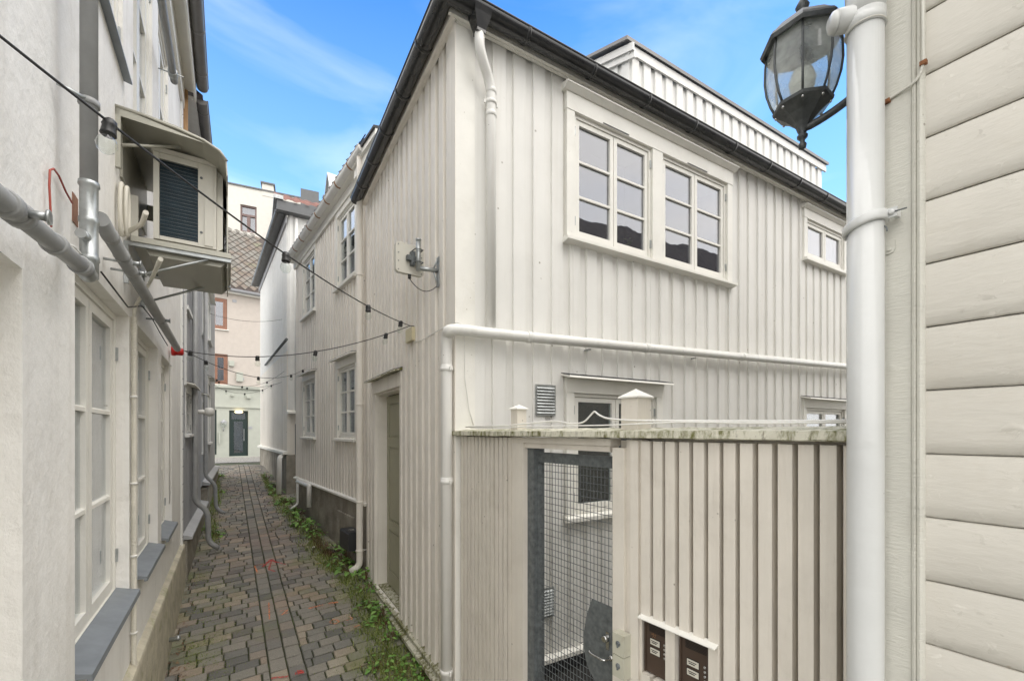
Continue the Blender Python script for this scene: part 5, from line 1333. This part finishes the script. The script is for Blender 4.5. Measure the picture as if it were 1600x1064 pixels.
# drip strip above the entry phones and the phones
st=MB(FG); a0,z0=FG.hit(1000,948,.05); a1,z1=FG.hit(1121,1001,.05); zz=ictop+.008
st.prism([(0.0201,zz+.012),(.050,zz+.0),(.050,zz-.004),(.0201,zz+.004)],FG.sp(1001,.03),FG.sp(1122,.03)); st.build('drip_strip','trim_white',FN)
for i,(q0,q1) in enumerate(ic):
    IP=thing('entry_phone',['brown entry phone panel nearer the gate, with a scratched mark','brown entry phone panel nearer the drainpipe, with yellowed name tag'][i],'entry phone',FG.w(q0,.01,ictop-.2))
    zt_=ictop-.006; zb_=ictop-.21
    mb=MB(FG); mb.box(q0,q1,-.004,.008,zb_,zt_); mb.box(q0,q0+.006,.0085,.013,zb_,zt_); mb.box(q1-.004,q1,.0085,.013,zb_,zt_); mb.box(q0+.0061,q1-.0041,.0085,.013,zt_-.005,zt_)
    mb.build('panel','intercom_brown',IP)
    W=q1-q0; sl=MB(FG)
    for k in range(7): sl.box(q0+W*.18,q1-W*.12,.0082,.0095,zt_-.012-k*.0050,zt_-.0095-k*.0050)
    sl.build('speaker_slots','intercom_dark',IP)
    tg=MB(FG); dk=MB(FG)
    base=zt_-.068-(.012 if i else 0)
    for k in range(2):
        z=base-k*.035
        tg.box(q0+W*.24,q0+W*.62,.0085,.0105,z-.022,z); dk.box(q0+W*.22,q0+W*.64,.0082,.0092,z-.0245,z+.003)
        dk.prism([(.0106,z-.006),(.011,z-.006),(.011,z-.009),(.0106,z-.009)],q0+W*.28,q0+W*.55); dk.prism([(.0106,z-.012),(.011,z-.012),(.011,z-.0155),(.0106,z-.0155)],q0+W*.30,q0+W*.50)
    tg.split('name_tag','paper',IP); dk.build('tag_frame','intercom_dark',IP)
    bt=MB()
    for k in range(4): bt.lathe([(.0055,0),(.0055,.003),(.004,.004)],FG.w(q1-W*.18,.008,base-.005-k*.0165),14,axis=nn)
    bt.split('button','steel',IP)
    if i==0:
        g=MB(); z=zt_-.052
        def ln(*pp): g.tube([FG.w(q0+W*x,.0086,z+y) for x,y in pp],.0006,4)
        ln((.26,.0),(.48,.003)); ln((.37,.010),(.36,-.002),(.30,-.016)); ln((.37,-.002),(.46,-.016)); ln((.30,.006),(.30,-.004)); ln((.44,.008),(.44,-.004))
        g.build('scratched_mark','rust_gutter',IP)
# ================================================================== clapboard house at the right
HC=thing('clapboard_house','cream weatherboard house at the right edge with peeling paint','house',(1.2,.9,0))
pw=.1432; z=1.952-pw*24; a0=FC.sp(1446); a1=a0+4.0
cb=MB(FC); rnd=random.Random(31); za_=FC.hit
while z<3.9:
    # slightly bevelled weatherboards, lower edge proud; wavy edges
    n=60; b=len(cb.v); 
    aa=[a0-.004+ (a1-a0)*((i/n)**2) for i in range(n+1)]
    for a in aa:
        w0=rnd.uniform(-.0007,.0007); w1=rnd.uniform(-.0007,.0007)
        for (o,zz) in ((.0,z+.0005),(.012,z-.001+w0),(.0145,z+.002+w0),(.0143+w1*.4,z+.03),(.0134,z+pw-.008),(.0105,z+pw-.0035),(.0,z+pw-.0025)): cb.v.append(FC.w(a,o,zz))
    for i in range(n):
        for j in range(6): k=b+i*7+j; cb.face([k,k+7,k+8,k+1],j in (2,3,4))
    cb.face([b+i for i in range(7)])
    z+=pw
cb.box(a0-.01,a1,-.1,-.001,-.6,3.9)
cb.build('weatherboards','clapboard_paint',HC)
cbd=MB(FC); s_c=0; sm=FC.sp(1424,.02)
cbd.box(.0,sm,.0,.020,-.6,3.9); cbd.box(.0,a0-.011,-.1,-.0005,-.6,3.9)
cbd.build('corner_board','cornerboard_paint',HC)
ml=MB(FC); ml.v=[]; pr=[(sm+.0005,.0),(sm+.0005,.021),(sm+.003,.026),(sm+.008,.027),(sm+.010,.021),(sm+.0105,.024),(sm+.015,.025),(sm+.019,.020),(a0+.004,.016),(a0+.004,.0)]
# moulded bead between corner board and boards
span=a0+.003-sm; pr=[(0,.0),(0,.021),(.10,.026),(.30,.028),(.42,.0215),(.48,.0255),(.70,.0275),(.88,.022),(1,.016),(1,0)]
for z in (-.6,3.9):
    for x,o in pr: ml.v.append(FC.w(sm+.0005+x*span,o,z))
k=len(pr)
for i in range(k-1): ml.face([i,i+1,k+i+1,k+i])
ml.face([k-1,0,k,2*k-1]); ml.build('bead_moulding','cornerboard_paint',HC)
# yard side and eaves
FCy=Frame(.882,1.103,1.0,.659); FCb=Frame(*FCy.w(5,0,0)[:2],-1.0,-.659)
MB(FCb).box(-3.0,5.0,-.10,.0,-.6,3.9).build('yard_wall','clapboard_paint',HC)
ev=MB(FC); ev.box(-.10,a1,.021,.10,3.82,3.85); ev.build('eaves_board','trim_white',HC)
gutter(HC,FC,-.12,a1,.14,3.90,.05,'pvc_white',coup=1.2)
EY=3.92
rf=MB(FC); rf.prism([(.12,EY),(-1.6,EY+1.25),(-1.6,EY+1.20),(.12,EY-.03)],-.18,a1); rf.build('roof','tile_dark',HC)
tiles(Frame(*FCb.w(-3.0,.12,0)[:2],*FCb.d),0,8.2,0,EY-.02,R(50),2.9,'tile_dark',HC,per=.2)
MB(FC).box(.1,a1,-4,-.12,-.6,EY-.05).build('inner_walls','clapboard_paint',HC)
# glossy downpipe at the corner
pr_=.036; pxc=1352; po=.062; s_=FC.sp(pxc,po); 
top=FC.hit(pxc,48,po)[1]
pc_=FC.w(s_,po,0)
dp=MB(); dp.tube([FC.w(s_,po,-.6),FC.w(s_,po,1.0),FC.w(s_,po,2.0),FC.w(s_,po,top)],pr_,36); dpo=dp.build('downpipe','pipe_gloss',HC)
el_=MB(); T=FC.w(s_,po,top); 
lat=Vector((-1,.25,0)).normalized()
el_.tube([T-Vector((0,0,.004)),T+Vector((0,0,.03))],pr_+.0035,36); el_.tube(bendpath([T+Vector((0,0,.02)),T+Vector((0,0,.12)),T+Vector((0,0,.17))+lat*.02,T+Vector((0,0,.85))+lat*.0],.05,8),pr_+.003,30)
el_.tube([T+Vector((0,0,.035))+lat*.0,T+Vector((0,0,.032))+lat*.062],[pr_*.75,pr_*.72],24); el_.lathe([(pr_*.72,0),(pr_*.62,.010),(pr_*.3,.016)],T+Vector((0,0,.032))+lat*.062,24,axis=lat)
el_.build('pipe_branch','pipe_gloss',dpo)
rg=MB(); rg.lathe([(pr_+.001,-.003),(pr_+.0045,-.002),(pr_+.0045,.0),(pr_+.002,.001)],T,36); rg.build('sealant_ring','cornerboard_paint',dpo)
# clamp
zc_=FC.hit(1352,352,po)[1]; C0=FC.w(s_,po,zc_)
cm=MB(); b=len(cm.v); n=28
tilt=.010
for k in range(n+1):
    q=-2.0+k*(4.0)/n   # around the camera side
    base=Vector((FC.n[0],FC.n[1],0)); tt=Vector((FC.d[0],FC.d[1],0)); dirq=base*math.cos(q)+tt*math.sin(q)
    zt_=math.sin(q)*tilt
    for rr2,dz in ((pr_+.001,-.012),(pr_+.006,-.012),(pr_+.0085,-.008),(pr_+.0085,.008),(pr_+.006,.012),(pr_+.001,.012)): cm.v.append(C0+dirq*rr2+Vector((0,0,dz+zt_)))
for k in range(n):
    for j in range(5): i=b+k*6+j; cm.face([i,i+6,i+7,i+1],True)
tt=Vector((FC.d[0],FC.d[1],0)); base=Vector((FC.n[0],FC.n[1],0)); mx=Matrix((tt,base,Vector((0,0,1)))).transposed()
cm.sbox(C0+tt*(pr_+.012)-base*.004+Vector((0,0,tilt)),.022,.008,.022,mx); cm.sbox(C0+tt*(pr_+.016)-base*.020+Vector((0,0,tilt+.002)),.010,.026,.016,mx)
cm.lathe([(.006,0),(.006,.005),(.003,.007)],C0+tt*(pr_+.014)+Vector((0,0,tilt)),10,axis=base)
cm.lathe([(.010,-.02),(.010,-.018)],C0+tt*(pr_+.010)-base*.030+Vector((0,0,.018)),14,axis=base)
cm.build('pipe_clamp','pipe_gloss',dpo)
bo=MB(); bo.tube([C0+tt*(pr_+.012)+base*.002+Vector((0,0,tilt)),C0+tt*(pr_+.040)-base*.002+Vector((0,0,tilt))],.0018,6)
bo.tube(arc(C0+tt*(pr_-.004)+Vector((0,0,-.014)),C0+tt*(pr_+.006)+Vector((0,0,-.018)),C0+tt*(pr_+.005)+Vector((0,0,-.03)),5),.0017,6); bo.build('clamp_bolt','galv_dull',dpo)
# tab bracket
a,z=FC.hit(1389,384,.021); tb=MB(); b=0
pp=[(-.012,.022),(.004,.022),(.012,.010),(.012,-.012),(.008,-.018),(0,-.021),(-.008,-.018),(-.012,-.012)]
for o in (.0205,.0235):
    for x,y in pp: tb.v.append(FC.w(a+x,o,z+y))
k=len(pp); tb.face([k+i for i in range(k)]); tb.face([i for i in reversed(range(k))])
for i in range(k): j=(i+1)%k; tb.face([i,j,k+j,k+i])
tb.lathe([(.0045,0),(.004,.003)],FC.w(a+.001,.0235,z-.010),10,axis=base); tb.build('tab_bracket','cornerboard_paint',HC)
# thin cable with rusty clips
c_=[]
for px,py,o in ((1442,-60,.030),(1442,60,.030),(1443,95,.030),(1438,118,.030),(1425,133,.030),(1405,145,.024),(1385,158,.024),(1372,168,.024)): a,z=FC.hit(px,py,o); c_.append(FC.w(a,o,z))
MB().tube(bendpath(c_,.02,4),.0032,10).build('wall_cable','cornerboard_paint',HC)
cl=MB()
for px,py,o in ((1443,99,.030),(1386,159,.024)):
    a,z=FC.hit(px,py,o); cl.sbox(FC.w(a,o,z),.012,.010,.009,mx)
cl.split('cable_clip','rust',HC)

# ================================================================== wall lantern
LX,LY=.845,1.272; fpz=lambda py: EYE+(HZ-py)*LY/FP
LN=thing('wall_lantern','weathered dark metal lantern with bowed glass panes on a scroll arm beside the drainpipe','wall lamp',(LX,LY,fpz(233)))
c=Vector((LX,LY,0)); NS=8; rot=R(12)
zs=dict(fin=fpz(232),hub=fpz(200),gb=fpz(150),gt=fpz(52))
zb_=2.945; zt_=3.130
def ringpts(r,z): return [c+Vector((math.cos(rot+2*math.pi*k/NS)*r,math.sin(rot+2*math.pi*k/NS)*r,z)) for k in range(NS)]
lev=[(0.0,.068),(.15,.080),(.35,.0905),(.55,.095),(.8,.094),(1.0,.090)]
gm=MB(); b=0
for t,r_ in lev: gm.v+=ringpts(r_-.002,zb_+(zt_-zb_)*t)
for i in range(len(lev)-1):
    for k in range(NS): k2=(k+1)%NS; gm.face([i*NS+k,i*NS+k2,(i+1)*NS+k2,(i+1)*NS+k])
gm.build('glass_panes','glass_lamp',LN)
rb=MB()
for k in range(NS):
    rb.tube([c+Vector((math.cos(rot+2*math.pi*k/NS)*r_,math.sin(rot+2*math.pi*k/NS)*r_,zb_+(zt_-zb_)*t)) for t,r_ in lev],.0034,6)
rb.build('rib','lamp_metal',LN)
def octl(prof,name,parent=LN,m='lamp_metal'):
    mb=MB(); mb.lathe([(r_,z) for r_,z in prof],c,NS,smooth=False,rot=rot); return mb.build(name,m,parent)
octl([(.086,zt_-.002),(.104,zt_-.008),(.108,zt_+.002),(.100,zt_+.014),(.094,zt_+.018),(.07,zt_+.045),(.035,zt_+.065),(.022,zt_+.075)],'lantern_roof')
MB().lathe([(.012,zt_+.07),(.020,zt_+.078),(.010,zt_+.085),(.014,zt_+.095),(.018,zt_+.105),(.010,zt_+.12),(.004,zt_+.13)],c,16).build('finial','lamp_metal',LN)
octl([(.012,zb_-.075),(.016,zb_-.062),(.024,zb_-.05),(.045,zb_-.028),(.066,zb_-.012),(.074,zb_-.006),(.076,zb_+.002),(.070,zb_+.004)],'lantern_base')
MB().lathe([(.002,zb_-.126),(.009,zb_-.122),(.011,zb_-.112),(.006,zb_-.104),(.007,zb_-.098),(.013,zb_-.092),(.014,zb_-.086),(.009,zb_-.080),(.013,zb_-.072),(.013,zb_-.060)],c,18).build('drop_finial','lamp_metal',LN)
nb=MB()
for k in range(0,NS):
    q=rot+2*math.pi*k/NS; nb.lathe([(.004,0),(.004,-.006),(.002,-.008)],c+Vector((math.cos(q)*.066,math.sin(q)*.066,zb_-.008)),8)
nb.split('screw','steel',LN)
MB().lathe([(.012,zb_+.0),(.014,zb_+.02),(.030,zb_+.05),(.034,zb_+.075),(.026,zb_+.10),(.008,zb_+.112)],c,20).build('bulb','pvc_white',LN)
wn_=FCb.n; wallp=c-Vector((wn_[0],wn_[1],0))*.0
hit_=Vector((.93,1.134,0))
am=MB(); s0_=c+Vector((0,0,zb_-.068)); e_=Vector((.985,1.171,zb_+.02))
am.tube(arc(s0_,s0_.lerp(e_,.55)+Vector((0,0,-.03)),e_,10),[.008]+[.0105]*9+[.0105],10); am.lathe([(.03,-.0),(.03,.01),(.015,.018)],e_+Vector((.0,.0,0)),14,axis=(wn_[0],wn_[1],0))
am.build('scroll_arm','lamp_metal',LN)

# ================================================================== yard behind the fence
mb=MB(); mb.poly([FG.w(.02,-.09,.13),FG.w(3,-.09,.13),FR.w(6,0,.13),FR.w(.02,0,.13)]); struct(mb,'yard_floor','yard_shade')  # near-black sheet painted as the darkness of the unlit basement shaft

# ================================================================== string lights
def string(p0,p1,sag,bulbs,label,r=.0035,bs=1.0,pend=None):
    p0=Vector(p0); p1=Vector(p1)
    S=thing('string_light',label,'string lights',p0)
    f=lambda t: p0.lerp(p1,t)-Vector((0,0,sag*4*t*(1-t)))
    MB().tube([f(i/32) for i in range(33)],r,8).build('cable','rubber',S)
    for t in bulbs:
        p=f(t); b=MB(); tl=Vector((random.uniform(-.15,.15),random.uniform(-.15,.15),-1)).normalized()
        b.lathe([(.009*bs,-.010*bs),(.015*bs,-.004*bs),(.016*bs,.004*bs),(.0175*bs,.008*bs),(.0155*bs,.011*bs),(.0175*bs,.030*bs),(.0185*bs,.034*bs),(.016*bs,.036*bs)],p,14,axis=tl)
        so_=b.build('lamp_holder','black_plastic',S)
        b=MB(); b.lathe([(.011*bs,.034*bs),(.013*bs,.04*bs),(.021*bs,.052*bs),(.0235*bs,.064*bs),(.019*bs,.078*bs),(.009*bs,.087*bs),(.001,.089*bs)],p,16,axis=tl)
        b.build('bulb','glass_clear',so_)
    return S
hk=FA.hit(641,509,.06); HK=FA.w(hk[0],.06,hk[1])
MB().tube([FA.w(hk[0],.02,hk[1]),HK+Vector((0,0,0))+Vector((FA.n[0],FA.n[1],0))*.012],.004,8).build('hook','rubber',H1)
E0=Vector((-1.13,.86,2.875))
string(E0,HK,.085,(.118,.395,.705,.92),'nearest string of festoon bulbs, sweeping from top left to the corner house')
LE=FL.w(FL.sp(288,.12),.12,FL.hit(288,548,.12)[1])
string(HK,LE,.14,(.10,.40,.66,.97),'string of festoon bulbs across the lane from the alarm sounder to the corner house')
a,z=F2.hit(476,577,.05); P2=F2.w(a,.05,z)
string(LE,P2,.20,(.1,.45,.80,.97),'festoon string from the grey pipe end to the lower window of the second house')
def tw_(px1,py1,o1,fr2,px2,py2,sag,bulbs,lab):
    a,z=FL2.hit(px1,py1,o1); p=FL2.w(a,o1,z); a,z=fr2.hit(px2,py2,.06); q=fr2.w(a,.06,z); string(p,q,sag,bulbs,lab)
tw_(322,584,.06,F3,444,580,.28,(.12,.42,.75),'festoon string above the pair of lowest ones, ending on the third house')
tw_(331,592,.06,F3,440,597,.16,(.1,.5,.85),'festoon string second from the far end of the lane')
tw_(333,601,.06,F3,428,600,.22,(.2,.5,.8),'lowest and farthest festoon string in front of the pale cornice')
tw_(328,490,.06,F3,441,499,.10,(),'thin bare wire stretched high between the grey and the third house')

# ================================================================== small things on the ground
p=F2.w(F2.sp(545,.14),.14,gz(5.6)); 
BB=thing('bait_station','black plastic bait box standing against the concrete footing','bait box',p)
zt_=F2.hit(545,828,.14)[1]; zb_=F2.hit(545,856,.14)[1]
MB(F2).box(F2.sp(538,.14),F2.sp(552,.14),.03,.20,zb_,zt_-.02).prism([(.03,zt_-.02),(.20,zt_-.02),(.185,zt_),(.04,zt_)],F2.sp(538,.14),F2.sp(552,.14)).build('box','bait_box',BB)
sm_=MB(F2); am=F2.sp(545,.14)
sm_.box(am-.03,am+.03,.08,.09,zt_+.0005,zt_+.0015); sm_.box(am-.03,am-.02,.091,.14,zt_+.0005,zt_+.0015); sm_.box(am+.02,am+.03,.091,.13,zt_+.0005,zt_+.0015)
sm_.build('printed_mark','paper',BB)
MB(F2).box(F2.sp(526,.05),F2.sp(551,.05),.02,.05,gz(5.6)-.1,F2.hit(545,806,.05)[1]).build('footing_patch','galv_dull' if 0 else 'concrete',H2)

# ---- plants
def grass_strip(name,pts,n,seed,label,hmin=.02,hmax=.07,m='grass',w_=.0022):
    rnd=random.Random(seed); mb=MB()
    for i in range(n):
        k=rnd.randrange(len(pts)-1) ; t=rnd.random(); (x0,y0,w0),(x1,y1,w1)=pts[k],pts[k+1]
        px=x0+(x1-x0)*t+rnd.gauss(0,.5)*(w0+(w1-w0)*t); py=y0+(y1-y0)*t+rnd.gauss(0,1.5)
        p=gpix(px,py,-.004); h=rnd.uniform(hmin,hmax); q=rnd.uniform(0,6.28); l=rnd.uniform(.2,.9)*h
        d=Vector((math.cos(q),math.sin(q),0)); s=Vector((-d.y,d.x,0))*w_*rnd.uniform(.6,1.6)
        mb.v+=[p-s,p+s,p+d*l*.45+Vector((0,0,h*.65))+s*.7,p+d*l*.45+Vector((0,0,h*.65))-s*.7,p+d*l+Vector((0,0,h))]
        b=len(mb.v)-5; mb.face([b,b+1,b+2,b+3]); mb.face([b+3,b+2,b+4])
    o=mb.build(name,m); o['kind']='stuff'; o['label']=label; o['category']='grass'
grass_strip('grass',[(410,742,3),(425,768,8),(450,800,16),(478,828,22),(500,862,26),(530,895,22)],6000,1,'grass growing along the foot of the houses on the right')
grass_strip('grass',[(540,900,20),(565,935,26),(590,985,34),(610,1030,46),(625,1075,50)],4200,2,'grass between the setts beside the corner house',.015,.06)
grass_strip('grass',[(338,742,5),(340,775,9),(330,800,12),(333,850,10)],2200,3,'grass along the foot of the grey houses on the left',.03,.09)
grass_strip('dry_grass',[(490,838,8),(505,862,14),(520,872,12)],700,4,'brown withered grass tangle near the bait box',.03,.10,'dead',.0025)
def moss_patch():
    rnd=random.Random(6); mb=MB()
    for i in range(12000):
        if rnd.random()<.6: px=rnd.gauss(575,46); py=rnd.uniform(885,1080); px+= (py-980)*.55
        else: py=rnd.uniform(870,1064); px=285+ (py-1064)*-.12+abs(rnd.gauss(0,40))
        p=gpix(px,py,-.003); s=rnd.uniform(.002,.006)
        q=rnd.uniform(0,6.28); d=Vector((math.cos(q),math.sin(q),.3)).normalized()*s; e=Vector((-d.y,d.x,.3)).normalized()*s
        mb.poly([p-d,p-e,p+d+Vector((0,0,s)),p+e])
    o=mb.build('moss','grass'); o['kind']='stuff'; o['label']='crumbly moss scattered over the edges of the setts'; o['category']='moss'
moss_patch()
# leafy weeds: three kinds of plants, then copies
def weed_proto(seed,n,rad,h,ls,m='leaf'):
    rnd=random.Random(seed); lf=MB(); st=MB()
    for i in range(n):
        q=rnd.uniform(0,6.28); rr_=rad*math.sqrt(rnd.random()); tip=Vector((math.cos(q)*rr_,math.sin(q)*rr_,h*rnd.uniform(.25,1)*(1-.5*rr_/rad)))
        root=Vector((tip.x*.25,tip.y*.25,0)); st.tube([root,root.lerp(tip,.6)+Vector((0,0,.01)),tip],.0012,4)
        d=Vector((math.cos(q+rnd.uniform(-.8,.8)),math.sin(q+rnd.uniform(-.8,.8)),rnd.uniform(-.5,.35))).normalized(); s=d.cross(Vector((0,0,1))).normalized(); up=s.cross(d)
        L_=ls*rnd.uniform(.6,1.25); W=L_*.38
        b=len(lf.v); pr=[(0,.15),(.25,.85),(.5,1),(.78,.6),(1,.05)]
        for t,w_ in pr:
            cpt=tip+d*L_*t-Vector((0,0,L_*.25*t*t)); lf.v+=[cpt-s*W*w_+up*W*.25*w_,cpt,cpt+s*W*w_+up*W*.25*w_]
        for k in range(4):
            for j in range(2): x=b+k*3+j; lf.face([x,x+1,x+4,x+3])
    return lf,st
protos=[]
for k,(n,rad,h,ls) in enumerate(((34,.10,.11,.050),(26,.07,.16,.042),(44,.13,.08,.036))):
    lf,st=weed_proto(40+k,n,rad,h,ls); protos.append((lf,st))
weeds=[]
spots=[(418,748,1,.9),(426,762,0,.9),(434,772,0,.95),(441,786,2,1),(449,786,0,1.0),(455,797,2,.9),(463,806,0,1.1),(474,820,0,1.05),(487,832,1,1.0),(496,836,2,.9),
       (535,862,0,1.0),(543,874,1,1.1),(551,890,2,1.15),(530,880,2,.8),(571,905,1,.75),(580,918,2,.7),(575,950,0,.65),(600,962,0,.8),(594,975,2,.7),(612,1000,1,.55),(652,1030,0,.6),(630,1052,2,.6),(660,1062,1,.5),(600,1040,2,.7),
       (342,745,0,.8),(338,770,2,.9),(336,790,1,.7),(335,838,0,.7),(325,826,2,.6)]
wl_lab=['farthest weed on the right side of the lane, by the end of the footing', 'weed just nearer than the farthest one on the right side', 'weed beside the bent white pipe of the third house', 'weed opposite the slate grey door', 'leafy weed close against the third house footing', 'creeping weed between the white overflow pipe and the setts', 'broad leaved weed in front of the thin white pipe at the second house', 'upright weed before the middle of the concrete footing', "weed on the lane side of the concrete footing's nearer half", 'creeping weed right beside the withered brown grass', 'broad leaved weed at the foot of the black bait box', 'upright weed between bait box and downpipe outlet', 'bushy weed under the downpipe outlet', 'creeping weed at the edge of the setts near the orange dab', 'upright weed at the far corner of the olive door step', 'creeping weed beside the door step board', 'small broad leaved weed among setts beside the orange numbers', 'broad leaved weed against the base board of the corner house', 'creeping weed left of the base board weed', 'small upright weed halfway along the corner house base', 'broad leaved weed near the foot of the white drain pipe', 'creeping weed close to the bottom edge of the photo', 'lowest small weed right by the foot of the drain pipe', 'creeping weed in the grass patch at the bottom edge', 'farthest weed on the left side of the lane', 'creeping weed beside the far grey drainpipe', 'upright weed between the two grey drainpipes', 'broad leaved weed at the outlet of the nearer grey drainpipe', 'creeping weed against the grey house footing']
mesh_cache={}
for i,(px,py,k,sc_) in enumerate(spots):
    p=gpix(px,py,-.01)
    if px>400 and px<566:
        pass
    W=thing('weed',wl_lab[i],'plant',p,'weeds along the edges of the cobbled lane')
    W.rotation_euler=(0,0,random.uniform(0,6.28)); W.scale=(sc_*1.6,)*3
    if k not in mesh_cache:
        meshes=[]
        for mb,nm,mm in ((protos[k][0],'leaves','leaf'),(protos[k][1],'stems','stem')):
            me=bpy.data.meshes.new(nm); me.from_pydata([tuple(v) for v in mb.v],[],mb.f); me.materials.append(M[mm]); meshes.append((nm,me))
        mesh_cache[k]=meshes
    for nm,me in mesh_cache[k]:
        o=bpy.data.objects.new(nm,me); C.objects.link(o); o.parent=W
# fallen leaves and litter
rnd=random.Random(15); lm=MB()
for i in range(520):
    py=rnd.uniform(860,1064)
    px=rnd.choice([rnd.gauss(300-(py-900)*.18,9),rnd.gauss(560+(py-900)*.55,28)])
    p=gpix(px,py,.006); q=rnd.uniform(0,6.28); s=rnd.uniform(.005,.014); d=Vector((math.cos(q),math.sin(q),rnd.uniform(-.1,.3)))*s; e=Vector((-d.y,d.x,rnd.uniform(-.003,.004)))*.6
    lm.poly([p-d,p-e,p+d,p+e])
o=lm.build('fallen_leaves','dry_leaf'); o['kind']='stuff'; o['label']='small brown fallen leaves at the lane edges'; o['category']='leaves'
p=gpix(490,857,.02); tag(MB().lathe([(.008,-.02),(.014,-.012),(.014,.012),(.006,.02)],p,10,axis=(1,.3,.1)).build('litter','paper'),'small crumpled white paper scrap beside the withered grass','litter')
